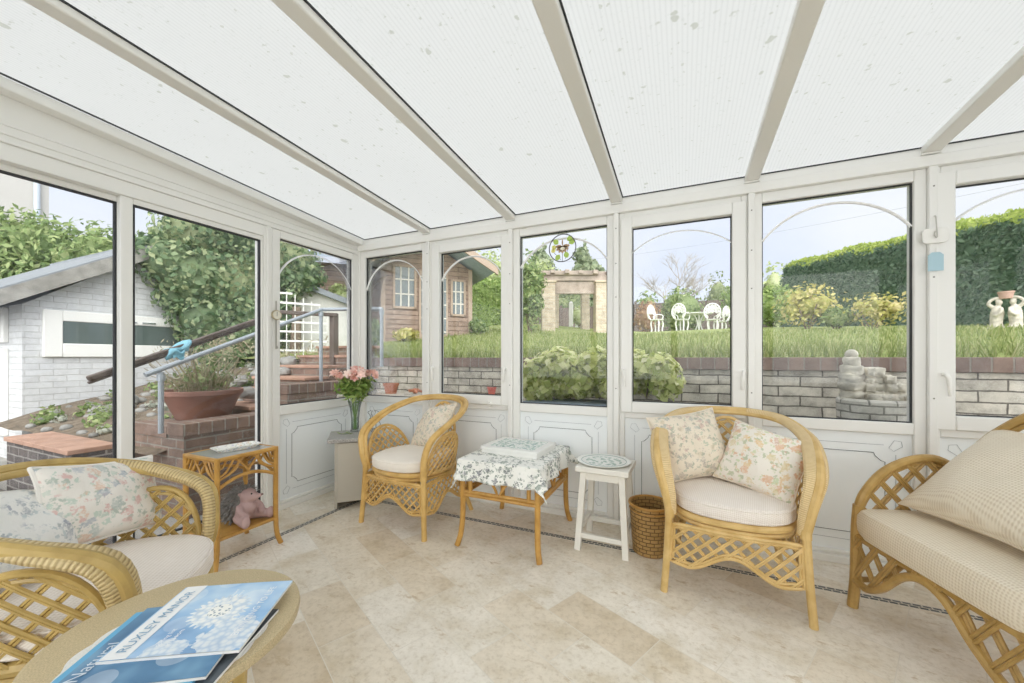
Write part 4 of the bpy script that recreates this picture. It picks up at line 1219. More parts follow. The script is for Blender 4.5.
def text_mesh(body, size, mat, parent, M, name='lettering', depth=0.0):
    cu = bpy.data.curves.new(name, 'FONT'); cu.body = body; cu.size = size; cu.align_x = 'LEFT'; cu.resolution_u = 3; cu.extrude = depth
    o = bpy.data.objects.new(name, cu); COL.objects.link(o)
    dg = bpy.context.evaluated_depsgraph_get(); dg.update()
    me = bpy.data.meshes.new_from_object(o.evaluated_get(dg)); bpy.data.objects.remove(o); bpy.data.curves.remove(cu)
    me.materials.clear(); me.materials.append(mat)
    q = bpy.data.objects.new(name, me); COL.objects.link(q)
    if parent: q.parent = parent
    q.matrix_local = M
    return q
def flat(x, y, z, rz=0): return Matrix.Translation((x, y, z)) @ Matrix.Rotation(rz, 4, 'Z')
def magazine(label, bl, tl, w, h, z, thick, cover, edge=None):
    """bl -> tl is the spine side; page lies flat at height z"""
    bl, tl = np.array(bl), np.array(tl); d = tl - bl; ang = math.atan2(d[1], d[0]) - math.pi / 2
    o = empty('magazine', (bl[0], bl[1], z), ang, label, 'magazine')
    m = MB(); m.box(0, w, 0, h, 0.0, thick - .0006); m.build('pages', edge or PAPER, o)
    m = MB()
    def fn(u, v): return (w * u, h * v, thick - .0004 + .0018 * math.sin(u * 3.0) * (1 - v * .3))
    m.grid(fn, 12, 4); m.grid(lambda u, v: (w * u, h * v, thick - .0008 + .0018 * math.sin(u * 3.0) * (1 - v * .3)), 12, 4, flip=True)
    m.build('cover', cover, o, smooth=80)
    return o
COVER_A = cover_mat('blue_flower_cover', (0.17, 0.33, 0.58), (0.32, 0.53, 0.78), (0.58, 0.74, 0.89), (.128, .118), .050, 1.0, ((.188, .040, .053), (.096, .010, .033)))
COVER_B = cover_mat('deep_blue_flower_cover', (0.05, 0.15, 0.29), (0.09, 0.23, 0.40), (0.18, 0.36, 0.54), (.10, .20), .055, 3.0)
CYANCOVER = plain('bright_blue_cover', (0.12, 0.42, 0.66), 0.35)
DARKCOVER = plain('dark_mixed_cover', (0.10, 0.12, 0.14), 0.4, var=0.6, vscale=14)
zA = TZ + .026
pA = [on_z(x, y, zA)[:2] for x, y in ((95.4, 661.4), (186, 587), (293, 579.7), (239, 650))]
wA = float(np.linalg.norm(pA[2] - pA[1])); hA = float(np.linalg.norm(pA[1] - pA[0]))
zz = TZ + .0022
q0 = pA[0] + np.array([-.006, -.075]); q1 = pA[1] + np.array([-.035, -.050])
mg4 = magazine('dark magazine at the bottom of the blue stack', pA[0] + np.array([.035, -.045]), pA[1] + np.array([.05, -.030]), wA * .90, hA, zz, .0055, DARKCOVER)
mg3 = magazine('bright blue magazine second from the bottom of the stack', q0, q1, wA, hA * 1.0, zz + .0062, .005, CYANCOVER, CYANCOVER)
mg2 = magazine('navy magazine with a pale flower, just under the top one', q0 + np.array([.014, .012]), q1 + np.array([.014, .012]), wA, hA, zz + .0118, .0050, COVER_B)
mg1 = magazine('top blue magazine with white flower head and a white title strip', pA[0], pA[1], wA, hA, zz + .0174, .0055, COVER_A)
m = MB(); m.grid(lambda u, v: (.004 + .042 * u, hA * v, .0062 + .0006 * u), 4, 2); m.build('title_strip', plain('white_title_strip', (0.86, 0.87, 0.87), 0.35), mg1)
text_mesh('RUXLEY MANOR', .0238, BLUEINK, mg1, flat(.034, .014, .0075, RAD(90)))
for i, (tx, s, x, y) in enumerate((('BRINGING TO LIFE', .0185, wA * .90, hA * .16),)):
    text_mesh(tx, s, WHITEINK, mg1, flat(x, y, .0082, RAD(90)))
for i, (tx, s, x, y) in enumerate((('the new season', .0095, wA * .56, hA * .60), ('garden centre', .0095, wA * .62, hA * .60), ('spring list', .012, wA * .36, hA * .10), ('in bloom', .012, wA * .43, hA * .10))):
    text_mesh(tx, s, WHITEINK, mg1, flat(x, y, .0082, RAD(90)))
text_mesh('Natural', .030, plain('soft_white_ink', (.66, .73, .80), .4), mg2, flat(.030, .018, .0072, RAD(90)))

# ------------------------------------------------------------------- rattan side table with glass top
def fret(m, S, w, z0, z1, r=.0055):
    """bent-cane fretwork: two fans meeting a diamond"""
    h = z1 - z0
    def T(pts): m.tube([S(x, z) for x, z in pts], r, 6)
    sp2 = lambda P: [(p[0], p[1]) for p in spline([(a, b, 0) for a, b in P], 10)]
    for s in (-1, 1):
        e = s * w
        T(sp2([(e, z0 + .02), (e * .72, z0 + h * .42), (e * .48, z1)]))
        T(sp2([(e, z0 + h * .05), (e * .62, z0 + h * .30), (e * .18, z1)]))
        T(sp2([(e, z0 + h * .62), (e * .84, z0 + h * .68), (e * .72, z1)]))
        T(sp2([(s * w * .42, z1), (s * w * .10, z0 + h * .48), (0, z0 + h * .20)]))
        T(sp2([(s * w * .66, z0 + h * .24), (s * w * .40, z0 + h * .50), (s * w * .30, z1)]))
def cane_table():
    root = empty('cane_table', (-2.345, 1.355, 0), 0, 'small amber rattan table with glass top beside the sliding door', 'table')
    hx, hy, H = .142, .157, .578
    R = RATTAN_DEEP
    for sx in (-1, 1):
        for sy in (-1, 1):
            m = MB(); m.tube(spline([(sx * (hx + .018), sy * (hy + .02), 0), (sx * (hx + .004), sy * (hy + .006), .06), (sx * hx, sy * hy, .16), (sx * hx, sy * hy, .40), (sx * hx, sy * hy, H - .002)], 16), .0135, 10)
            m.build('leg', R, root)
    m = MB()
    c = [(-hx, -hy, H - .012), (hx, -hy, H - .012), (hx, hy, H - .012), (-hx, hy, H - .012)]
    for i in range(4): m.tube([c[i], c[(i + 1) % 4]], .0125, 9)
    m.build('top_frame', R, root)
    m = MB(); m.box(-hx + .006, hx - .006, -hy + .006, hy - .006, H - .010, H - .003); m.build('glass_top', plain('grey_table_glass', (.44, .45, .43), .10, spec=.9), root, smooth=0)
    for (S, w) in ((lambda x, z: Vector((hx, x, z)), hy), (lambda x, z: Vector((-hx, x, z)), hy), (lambda x, z: Vector((x, -hy, z)), hx), (lambda x, z: Vector((x, hy, z)), hx)):
        m = MB(); fret(m, S, w, H - .125, H - .02, .0062)
        m.tube([S(x * w, H - .165 + .05 * (1 - x * x)) for x in np.linspace(-1, 1, 15)], .0095, 8)
        m.build('fretwork', R, root)
    m = MB()
    for y in (-hy, hy): m.tube([(-hx, y, .152), (hx, y, .152)], .010, 8)
    for x in (-hx, hx): m.tube([(x, -hy, .152), (x, hy, .152)], .010, 8)
    m.box(-hx, hx, -hy, hy, .150, .158)
    m.build('shelf', R, root)
cane_table()

# floral dish on it
DISHPAT = floral_mat('floral_china', (0.86, 0.85, 0.82), [(0.35, 0.40, 0.55), (0.70, 0.45, 0.30), (0.60, 0.55, 0.35)], 34, 0.6, (0.40, 0.48, 0.40), seed=5.5)
def rect_dish(name, loc, rz, w, h, z, label):
    o = empty(name, loc, rz, label, 'dish')
    m = MB(); prof = ((0.02, .004), (.70, .004), (.80, .006), (.90, z * .8), (1.0, z), (1.0, z - .003), (.90, z * .8 - .004), (.78, 0), (.02, 0))
    def ol(k):
        a = 2 * math.pi * k / 40; x, y = math.cos(a), math.sin(a); e = .35
        q = (abs(x) ** (2 / e) + abs(y) ** (2 / e)) ** (-e / 2); return x * q * w / 2, y * q * h / 2
    for s, zz_ in prof:
        for k in range(40):
            x, y = ol(k); m.v.append(Vector((x - (1 - s) * x, y - (1 - s) * y, zz_)))
    for i in range(len(prof) - 1):
        for k in range(40):
            k2 = (k + 1) % 40; m.face([i * 40 + k, (i + 1) * 40 + k, (i + 1) * 40 + k2, i * 40 + k2])
    m.build('dish_body', DISHPAT, o); return o
rect_dish('serving_dish', (-2.345, 1.375, .5765), RAD(80), .23, .125, .022, 'rectangular floral china dish on the glass topped table')

# hedgehog soft toy on the shelf
def hedgehog():
    PINK = plain('dusty_pink_plush', (0.52, 0.37, 0.36), 0.95, spec=0.1, var=0.08, bump=0.3, bscale=120)
    o = empty('soft_toy', (-2.305, 1.400, .1585), RAD(10), 'dusty pink hedgehog soft toy with grey spines sitting on the table shelf', 'toy')
    m = MB()   # sits facing +x
    m.ball((0, 0, .068), (.052, .056, .066)); m.ball((.012, 0, .085), (.05, .05, .05))
    m.ball((.016, .004, .148), (.046, .046, .044)); m.ball((.052, .012, .145), (.030, .026, .022)); m.ball((.074, .016, .150), (.020, .014, .013)); m.ball((.088, .018, .155), (.012, .010, .010))
    for s in (-1, 1):
        m.tube(spline([(.01, s * .045, .105), (.038, s * .062, .078), (.062, s * .052, .055)], 8), [.017, .019, .019, .018, .017, .017, .018, .019, .015], 10)
        m.ball((.064, s * .051, .052), .017)
        m.tube(spline([(.0, s * .036, .035), (.04, s * .058, .03), (.085, s * .078, .028)], 8), [.034, .033, .031, .029, .027, .026, .026, .027, .025], 10)
        m.ball((.095, s * .080, .033), (.017, .026, .034))
        m.ball((.004, s * .042, .168), (.008, .008, .009))
    b = m.build('body', PINK, o, smooth=180)
    md = b.modifiers.new('remesh', 'REMESH'); md.mode = 'VOXEL'; md.voxel_size = .0045; md.use_smooth_shade = True
    sm = b.modifiers.new('smooth', 'SMOOTH'); sm.iterations = 5
    rg = random.Random(5); m = MB()
    m.ball((-.034, 0, .092), (.050, .066, .080), 16, 10); m.ball((-.012, .002, .150), (.040, .050, .045), 14, 9)
    for i in range(1500):
        a = rg.uniform(0, 2 * math.pi); q = rg.random()
        if q < .4: c, r = Vector((-.010, .002, .150)), .046
        else: c, r = Vector((-.034, 0, .090)), .062
        d = Vector((rg.gauss(-.75, .6), rg.gauss(0, .8), rg.gauss(.15, .6))).normalized()
        if d.x > .30 and not (q < .4 and d.z > .45 and d.x < .6): continue
        p = c + Vector((d.x * r, d.y * r * 1.05, d.z * r * (1.15 if q > .4 else 1)))
        e = p + (d + Vector((rg.gauss(0, .25), rg.gauss(0, .25), rg.gauss(-.45, .25)))) * .034
        m.tube([p - d * .004, (p + e) / 2 + d * .004, e], [.0034, .003, .0008], 4)
    m.build('spines', plain('grey_spiny_fur', (0.25, 0.24, 0.23), 0.95, var=0.3, vscale=60), o)
    BLK = plain('black_bead', (0.02, 0.02, 0.02), 0.2)
    for s in (-1, 1): MB().ball((.0545, .012 + s * .020, .166), .0048, 8, 6).build('eye', BLK, o)
    MB().ball((.099, .020, .158), .0065, 8, 6).build('nose', plain('brown_nose', (0.16, 0.09, 0.08), .5), o)
hedgehog()

# ------------------------------------------------------------------- corner cabinet, vase, bouquet
def cabinet():
    o = empty('corner_cabinet', (-2.315, 2.265, 0), RAD(45), 'low beige cabinet with grey speckled stone top in the corner', 'cabinet')
    BEIGE = plain('beige_painted_board', (0.52, 0.49, 0.42), 0.55)
    GRAN = plain('grey_speckled_granite', (0.40, 0.385, 0.365), 0.35, var=0.55, vscale=160)
    w, d, H = .165, .175, .485      # local: front towards -y
    m = MB(); m.box(-w, w, -d, d, .045, H); m.box(-w, -w + .018, -d, d, 0, .045); m.box(w - .018, w, -d, d, 0, .045); m.box(-w, w, d - .018, d, 0, .045)
    m.build('carcass', BEIGE, o, bevel=.002)
    m = MB(); m.box(-w + .020, w - .020, -d - .016, -d, .05, H - .006); m.build('door', BEIGE, o, bevel=.002)
    m = MB(); m.box(-w - .048, w + .02, -d - .03, d - .02, H, H + .028); m.build('stone_top', GRAN, o, bevel=.004)
cabinet()
CT = .513
VX, VY = -2.395, 2.30
va = empty('vase', (VX, VY, CT), 0, 'tall clear glass vase holding the pink flowers on the corner cabinet', 'vase')
m = MB(); m.lathe([(.001, 0), (.034, 0), (.036, .006), (.030, .03), (.030, .10), (.040, .19), (.055, .245), (.0525, .245), (.037, .188), (.027, .10), (.027, .03), (.020, .014), (.001, .014)], 32)
m.build('glass_body', CLEARGLASS, va)
m = MB(); m.lathe([(.001, .015), (.020, .015), (.0265, .03), (.0265, .098), (.028, .11), (.001, .11)], 24); m.build('water', glass_mat('water', (0.86, 0.92, 0.86), 1.33), va)
bq = empty('bouquet', (VX, VY, CT + .016), 0, 'bunch of pink alstroemeria with green leaves in the glass vase', 'flowers')
STEMG = plain('green_stems', (0.20, 0.33, 0.10), 0.6)
rg = random.Random(12); tips = []; m = MB()
for i in range(16):
    a = 2 * math.pi * i / 16 + rg.uniform(-.2, .2); r = rg.uniform(.05, .155); h = rg.uniform(.43, .48) - r * .30
    r = r if i % 4 else r * .4
    m.tube(spline([(.012 * math.cos(a + 2), .012 * math.sin(a + 2), .004), (.014 * math.cos(a), .014 * math.sin(a), .14), (.03 * math.cos(a) + .2 * r * math.cos(a), (.03 + .2 * r) * math.sin(a), .24), (r * math.cos(a), r * math.sin(a), h)], 10), .0026, 5)
    tips.append((Vector((r * math.cos(a), r * math.sin(a), h)), a))
m.build('stems', STEMG, bq)
blobs = [((.05 * math.cos(k), .05 * math.sin(k), .335 + .03 * (k % 2)), (.095, .095, .075)) for k in range(6)] + [((0, 0, .27), (.085, .085, .06))]
leaf_cloud('leaves', BOUQLEAF, blobs, 950, .028, 3, bq, shell=.9, aspect=.32, core=0, spread=.9)
PETAL = [plain('pink_petal', (0.92, 0.66, 0.59), .6), plain('pale_pink_petal', (0.93, 0.75, 0.67), .6), plain('coral_petal', (0.90, 0.56, 0.49), .6)]
YCEN = plain('yellow_flower_throat', (0.80, 0.62, 0.25), .6)
def blossom(m, c, ax, s, k0):
    ax = ax.normalized(); t = ax.orthogonal().normalized(); b = ax.cross(t)
    for k in range(6):
        a = k0 + k * math.pi / 3; d = t * math.cos(a) + b * math.sin(a); q = ax.cross(d)
        w = s * (.34 if k % 2 else .26)
        base = len(m.v)
        for f, ww, hh in ((0.05, .2, 0), (.4, 1.0, .42), (.8, .9, .62), (1.05, .1, .50)):
            p = c + d * s * f + ax * s * hh
            m.v += [p - q * w * ww, p + ax * s * -.03, p + q * w * ww]
        for i in range(3):
            for j in range(2):
                m.face([base + i * 3 + j, base + i * 3 + j + 1, base + (i + 1) * 3 + j + 1, base + (i + 1) * 3 + j])
for i, (p, a) in enumerate(tips):
    m = MB(); ax = Vector((math.cos(a) * .6, math.sin(a) * .6, .8))
    for j in range(5):
        off = Vector((rg.uniform(-.030, .030), rg.uniform(-.030, .030), rg.uniform(-.012, .022)))
        blossom(m, p + off, ax + Vector((rg.gauss(0, .5), rg.gauss(0, .5), 0)), .036, rg.uniform(0, 1))
    f = m.build('flower', PETAL[i % 3], bq, smooth=60)
# fallen leaf sprig and a wire candle stand on the top
m = MB(); rg = random.Random(2)
for i in range(9):
    c = Vector((-2.37 + rg.uniform(-.05, .035), 2.185 + rg.uniform(-.035, .03), CT + .004 + .004 * (i % 3))); a = rg.uniform(0, 6.3); s = rg.uniform(.016, .026)
    d = Vector((math.cos(a), math.sin(a), .12)); q = Vector((-math.sin(a), math.cos(a), 0)) * s * .36
    b0 = len(m.v); m.v += [c - d * s, c + q + Vector((0, 0, .004)), c + d * s, c - q + Vector((0, 0, .003))]; m.face([b0, b0 + 1, b0 + 2, b0 + 3])
m.tube([(-2.42, 2.17, CT + .003), (-2.33, 2.20, CT + .004)], .0016, 5)
tag(m.build('leaf_sprig', BOUQLEAF), 'small fallen green leaf sprig lying on the stone cabinet top', 'leaves')
ws = empty('wire_stand', (-2.275, 2.375, CT), 0, 'small dark wire ornament behind the vase on the cabinet', 'ornament')
m = MB()
for k in range(4):
    a = k * math.pi / 2 + .4; c, s = math.cos(a), math.sin(a)
    m.tube(spline([(.004 * c, .004 * s, .02), (.05 * c, .05 * s, .004), (.055 * c, .055 * s, .06), (.022 * c, .022 * s, .11), (.045 * c, .045 * s, .15), (.018 * c, .018 * s, .165)], 20), .0017, 5)
m.tube([(.03 * math.cos(t), .03 * math.sin(t), .10) for t in np.linspace(0, 6.28, 18)[:-1]], .0017, 5, closed=True)
m.build('wire_frame', IRONDARK, ws)
MB().lathe([(.001, .06), (.018, .06), (.021, .10), (.019, .10), (.001, .066)], 16).build('glass_cup', CLEARGLASS, ws)

# ------------------------------------------------------------------- cloth-covered rattan table with box
def cloth_table():
    cx, cy = -.953, 2.235; hx, hy, H = .235, .275, .500
    root = empty('occasional_table', (cx, cy, 0), 0, 'low amber rattan table under a leaf print cloth by the windows', 'table')
    R = RATTAN_DEEP
    for sx in (-1, 1):
        for sy in (-1, 1):
            m = MB(); m.tube(spline([(sx * (hx + .022), sy * (hy + .03), 0), (sx * (hx + .006), sy * (hy + .012), .07), (sx * hx, sy * hy, .18), (sx * hx, sy * hy, .35), (sx * hx, sy * hy, H - .006)], 16), .0165, 10)
            m.build('leg', R, root)
    m = MB()
    for z, r in ((H - .02, .014), (.315, .0105), (.295, .0105)):
        for sy in (-1, 1): m.tube([(-hx, sy * hy, z), (hx, sy * hy, z)], r, 8)
        for sx in (-1, 1): m.tube([(sx * hx, -hy, z), (sx * hx, hy, z)], r, 8)
    m.box(-hx, hx, -hy, hy, H - .016, H - .004)
    m.build('top_frame', R, root)
    for S, w in ((lambda x, z: Vector((x, -hy, z)), hx), (lambda x, z: Vector((x, hy, z)), hx), (lambda x, z: Vector((hx, x, z)), hy), (lambda x, z: Vector((-hx, x, z)), hy)):
        m = MB()
        for s in (-1, 1):
            m.tube([S(s * w * .78, .31), S(s * w * .78, H - .02)], .0125, 8)
            m.tube([S(x, z) for x, z in [(p.x, p.y) for p in spline([(s * w * .78, .40, 0), (s * w * .45, .42, 0), (s * w * .15, .37, 0), (s * .004, .31, 0)], 12)]], .008, 7)
            m.tube([S(x, z) for x, z in [(p.x, p.y) for p in spline([(s * w * .76, .47, 0), (s * w * .40, .455, 0), (s * w * .1, .44, 0), (0, .40, 0)], 12)]], .007, 7)
        m.build('fretwork', R, root)
    # cloth, draped: top then hem, corners hanging in points
    m = MB(); ex, ey = hx + .020, hy + .022; ox, oy = .105, .115
    rgp = [random.Random(9).uniform(0, 6) for _ in range(4)]
    def f(u, v):
        x = (2 * u - 1) * (ex + ox); y = (2 * v - 1) * (ey + oy)
        dx, dy = max(0, abs(x) - ex), max(0, abs(y) - ey)
        D = math.hypot(dx, dy) if dx * dy == 0 else (dx ** 1.6 + dy ** 1.6) ** (1 / 1.6)
        z = H + .006
        if D > 0:
            fold = .014 * math.sin(x * 34 + rgp[0]) * (dy > 0) + .014 * math.sin(y * 30 + rgp[1]) * (dx > 0)
            k = D / (ox if dx > dy else oy)
            fl = .10 + (.20 if dx * dy > 0 else 0)
            x = math.copysign(min(abs(x), ex) + dx * fl + (fold * k if dx > 0 else 0), x)
            y = math.copysign(min(abs(y), ey) + dy * fl + (fold * k if dy > 0 else 0), y)
            x += .35 * fold * k * (dy > 0); y += .35 * fold * k * (dx > 0)
            z -= D * .97 + .006 * min(1, D / .012)
        return (x, y, z)
    m.grid(f, 72, 80)
    o = m.build('tablecloth', FLORAL_CLOTH, smooth=60); o.location = (cx, cy, 0)
    md = o.modifiers.new('thickness', 'SOLIDIFY'); md.thickness = .002; md.offset = 1
    tag(o, 'white cloth printed with dark leaves draped over the low table', 'tablecloth')
    # flat box of place mats
    bx = empty('table_mat_box', (-.955, 2.262, H + .0085), RAD(-3), 'shallow white box with a green leafy lid on the clothed table', 'box')
    WHT = plain('white_card', (0.82, 0.82, 0.79), .5)
    m = MB(); m.box(-.188, .188, -.150, .150, 0, .030); m.build('box_base', WHT, bx, bevel=.003)
    m = MB(); m.box(-.193, .193, -.155, .155, .022, .042); ld = m.build('lid', WHT, bx, bevel=.003)
    PRINT = floral_mat('green_fern_print', (0.84, 0.86, 0.83), [(0.20, 0.36, 0.31), (0.32, 0.48, 0.40), (0.26, 0.40, 0.40)], 22, 0.68, (0.20, 0.36, 0.29), seed=6.1, strength=1.0)
    MB().box(-.152, .152, -.120, .120, .0422, .0428).build('lid_print', PRINT, ld)
cloth_table()

# ------------------------------------------------------------------- white stool with a round plate mat
def stool():
    root = empty('stool', (-.412, 2.305, 0), RAD(-2), 'white painted square stool with a round plate on its seat', 'stool')
    WP = plain('worn_white_paint', (0.80, 0.78, 0.72), .5, var=.05)
    H = .478
    for sx in (-1, 1):
        for sy in (-1, 1):
            m = MB(); m.beam((sx * .135, sy * .135, 0), (sx * .108, sy * .100, H - .03), .034, .034, up=(0, 1, 0)); m.build('leg', WP, root, bevel=.002)
    m = MB()
    for sy in (-1, 1): m.beam((-.11, sy * .104, H - .055), (.11, sy * .104, H - .055), .018, .045)
    for sx in (-1, 1): m.beam((sx * .112, -.10, H - .055), (sx * .112, .10, H - .055), .018, .045)
    m.build('apron', WP, root)
    for s in (-1, 1):
        m = MB(); m.beam((-.127, s * .128, .085), (.127, s * .128, .085), .022, .026); m.build('stretcher', WP, root, bevel=.002)
    for s in (-1, 1):
        m = MB(); m.beam((s * .124, -.12, .125), (s * .124, .12, .125), .022, .026); m.build('stretcher', WP, root, bevel=.002)
    m = MB(); m.box(-.15, .15, -.142, .142, H - .032, H); m.build('seat', WP, root, bevel=.005)
    # plate
    o = empty('plate', (-.428, 2.312, H + .0005), 0, 'round white plate with green leaf pattern lying on the stool', 'plate')
    PL = plain('white_glaze', (0.85, 0.86, 0.83), .3)
    m = MB(); m.lathe([(.001, 0), (.10, 0), (.152, .010), (.156, .0145), (.152, .0155), (.112, .008), (.001, .008)], 56); m.build('plate_body', PL, o)
    mat, n, l, b = new_mat('green_plate_pattern'); tc = n.new('ShaderNodeTexCoord'); obj = tc.outputs['Object']
    v = n.new('ShaderNodeTexVoronoi'); v.inputs['Scale'].default_value = 36; wob = tex_noise(n, l, obj, 60, 3)
    vm = n.new('ShaderNodeVectorMath'); vm.operation = 'MULTIPLY_ADD'; l.new(wob.outputs['Color'], vm.inputs[0]); vm.inputs[1].default_value = (.022,) * 3; l.new(obj, vm.inputs[2]); l.new(vm.outputs[0], v.inputs['Vector'])
    c = ramp(n, l, v.outputs['Distance'], [(0.0, (0.22, 0.36, 0.31)), (0.42, (0.40, 0.52, 0.46)), (0.50, (0.84, 0.86, 0.83))])
    l.new(c, b.inputs['Base Color']); b.inputs['Roughness'].default_value = .3
    m = MB(); m.lathe([(.001, .0083), (.104, .0083), (.104, .0088), (.001, .0088)], 48); m.build('leaf_pattern', mat, o)
    m = MB(); m.tube([(.130 * math.cos(t), .130 * math.sin(t), .0118) for t in np.linspace(0, 2 * math.pi, 65)[:-1]], .0018, 5, closed=True); m.build('green_line', plain('green_glaze_line', (0.25, 0.36, 0.33), .3), o)
stool()

# ------------------------------------------------------------------- woven waste basket
def basket():
    o = empty('waste_basket', (-.170, 2.325, 0), RAD(0), 'oval woven cane waste basket between stool and tub chair', 'basket')
    m, n, l, b = new_mat('woven_cane')
    uv = n.new('ShaderNodeUVMap'); mp = mapping(n, l, uv.outputs[0], sc=(15, 6.5, 1))
    ck = n.new('ShaderNodeTexBrick'); ck.offset = .5; ck.inputs['Scale'].default_value = 1; ck.inputs['Brick Width'].default_value = 1; ck.inputs['Row Height'].default_value = .5
    ck.inputs['Mortar Size'].default_value = .07; ck.inputs['Mortar Smooth'].default_value = .6
    ck.inputs['Color1'].default_value = (.50, .31, .11, 1); ck.inputs['Color2'].default_value = (.40, .24, .08, 1); ck.inputs['Mortar'].default_value = (.16, .09, .03, 1)
    l.new(mp, ck.inputs['Vector']); l.new(ck.outputs['Color'], b.inputs['Base Color']); b.inputs['Roughness'].default_value = .5
    add_bump(n, l, b, math_node(n, l, 'SUBTRACT', 1.0, ck.outputs['Fac']), .8, .006)
    H = .272
    def E(s, z, u): a = 2 * math.pi * u; return (s * .112 * math.cos(a), s * .118 * math.sin(a), z)
    mm = MB(); mm.grid(lambda u, v: E(.84 + .16 * v, .004 + (H - .004) * v, u), 48, 14, cu=True)
    mm.grid(lambda u, v: E(.80 + .16 * v, .010 + (H - .010) * v, u), 48, 6, cu=True, flip=True)
    mm.build('woven_body', m, o)
    mm = MB(); mm.v = [Vector(E(.84, .003, k / 48)) for k in range(48)]; mm.v += [Vector(E(.84, .010, k / 48)) for k in range(48)]
    mm.face(list(range(48))[::-1]); mm.face(list(range(48, 96)))
    for k in range(48): mm.face([k, (k + 1) % 48, 48 + (k + 1) % 48, 48 + k])
    mm.build('base', RATTAN_DEEP, o)
    mm = MB(); mm.tube([E(1.0, H, k / 48) for k in range(48)], .0075, 7, closed=True); mm.build('rim', RATTAN_DEEP, o)
    mm = MB(); mm.tube([E(.985, H - .03, k / 48) for k in range(48)], .004, 6, closed=True); mm.build('band', RATTAN_DEEP, o)
basket()

# ------------------------------------------------------------------- things hung on the frames
# round thermometer on the post by the door
th = empty('thermometer', (XL + .0125, 1.812, 1.405), 0, 'round dial thermometer on the white post by the sliding door', 'thermometer')
MX = Matrix.Rotation(RAD(90), 3, 'Y')
m = MB(); m.lathe([(.001, 0), (.034, 0), (.036, .006), (.034, .013), (.030, .012), (.001, .012)], 32, M=MX); m.build('case', plain('brass_case', (.55, .47, .32), .35, metal=.7), th)
m = MB(); m.lathe([(.001, .0123), (.029, .0123), (.029, .0128), (.001, .0128)], 28, M=MX); m.build('dial', plain('cream_dial', (.80, .77, .66), .5), th)
m = MB(); m.box(.0128, .0134, -.0015, .0015, -.008, .022); m.build('needle', IRONDARK, th)
st = MB(); st.box(0, .004, -.004, .004, -.24, -.03); st.box(0, .004, -.003, .003, .03, .10); st.tube([(.004, 0, -.22), (.016, 0, -.235)], .006, 7)
st.build('mounting_strip', plain('tarnished_metal_strip', (.42, .40, .36), .5, metal=.4), th)

# sun catcher in window 3
sc_p = on_y(562, 247.5, YB - .006)
sc = empty('sun_catcher', (sc_p[0], YB + .004, sc_p[2]), 0, 'round stained glass sun catcher hanging in the window over the pergola', 'ornament')
R3 = .096
m = MB(); m.tube([(R3 * math.cos(t), 0, R3 * math.sin(t)) for t in np.linspace(0, 2 * math.pi, 49)[:-1]], .0036, 6, closed=True); m.build('metal_ring', plain('dark_lead_ring', (.12, .12, .13), .45, metal=.5), sc)
m = MB(); m.tube([(-.035, 0, R3 * .94), (0, -.002, R3 + .062), (.035, 0, R3 * .94)], .0011, 4); m.build('hanging_cord', IRONDARK, sc)
def petal_plate(m, c, ang, L, w, th_=.003):
    d = (math.cos(ang), math.sin(ang)); q = (-d[1], d[0])
    poly = [(c[0] + d[0] * L * f + q[0] * w * g, c[1] + d[1] * L * f + q[1] * w * g) for f, g in ((0, 0), (.25, .8), (.55, 1), (.85, .6), (1, 0), (.85, -.6), (.55, -1), (.25, -.8))]
    m.prism(poly, lambda x, z: (x, -th_ / 2, z), lambda x, z: (x, th_ / 2, z))
GRG = plain('green_stained_glass', (.42, .58, .12), .3); BRG = plain('brown_stained_glass', (.42, .28, .16), .35); YLG = plain('yellow_stained_glass', (.72, .68, .20), .3)
m = MB()
for c, a in (((-.03, .03), 2.4), ((.035, .045), .7), ((.045, .03), .2), ((.02, -.03), -1.2), ((-.02, -.045), -2.2)): petal_plate(m, c, a, .046, .019)
m.build('green_leaves', GRG, sc)
m = MB()
for c, a in (((-.05, -.005), 3.6), ((-.045, .002), 2.7)): petal_plate(m, c, a, .036, .016)
m.build('yellow_leaves', YLG, sc)
m = MB()
for k in range(7): petal_plate(m, (0, .012), math.pi + k * math.pi / 6, .052, .012)
petal_plate(m, (0, .012), math.pi / 2, .05, .005)
m.build('brown_bird', BRG, sc)
m = MB(); petal_plate(m, (-.018, -.006), 0, .038, .013, .006); m.build('cream_breast', plain('cream_stained_glass', (.80, .74, .58), .35), sc)
m = MB()
for p, q in (((-.06, -.03), (-.01, -.085)), ((0, -.03), (0, -.092)), ((.05, .03), (.02, -.08))): m.tube([(p[0], 0, p[1]), (q[0], 0, q[1])], .0016, 5)
m.build('lead_stems', IRONDARK, sc)

# white hook plate and blue tag on the mullion between windows 5 and 6
hp = on_y(931.5, 236, YB - .03); 
hk = empty('hanging_plaque', (1.136, YB - .0225, hp[2]), 0, 'white rounded plaque hung from a hook on the mullion', 'plaque')
m = MB()
def rrect(w, h, c):
    pts = []
    for sx, sz, a0 in ((1, 1, 0), (-1, 1, 90), (-1, -1, 180), (1, -1, 270)):
        for k in range(5):
            a = RAD(a0 + k * 22.5); pts.append((sx * (w - c) + c * math.cos(a), sz * (h - c) + c * math.sin(a)))
    return pts
m.prism(rrect(.048, .037, .018), lambda x, z: (x, -.012, z), lambda x, z: (x, -.004, z)); m.build('plaque', WHITEP, hk, bevel=.002)
m = MB(); m.tube(spline([(0, 0, .098), (0, -.012, .094), (0, -.016, .06), (.004, -.016, .0), (0, -.018, -.012), (-.006, -.016, .0), (-.003, -.015, .02)], 16), .0022, 6); m.build('hook', plain('dull_metal_hook', (.5, .48, .44), .4, metal=.6), hk)
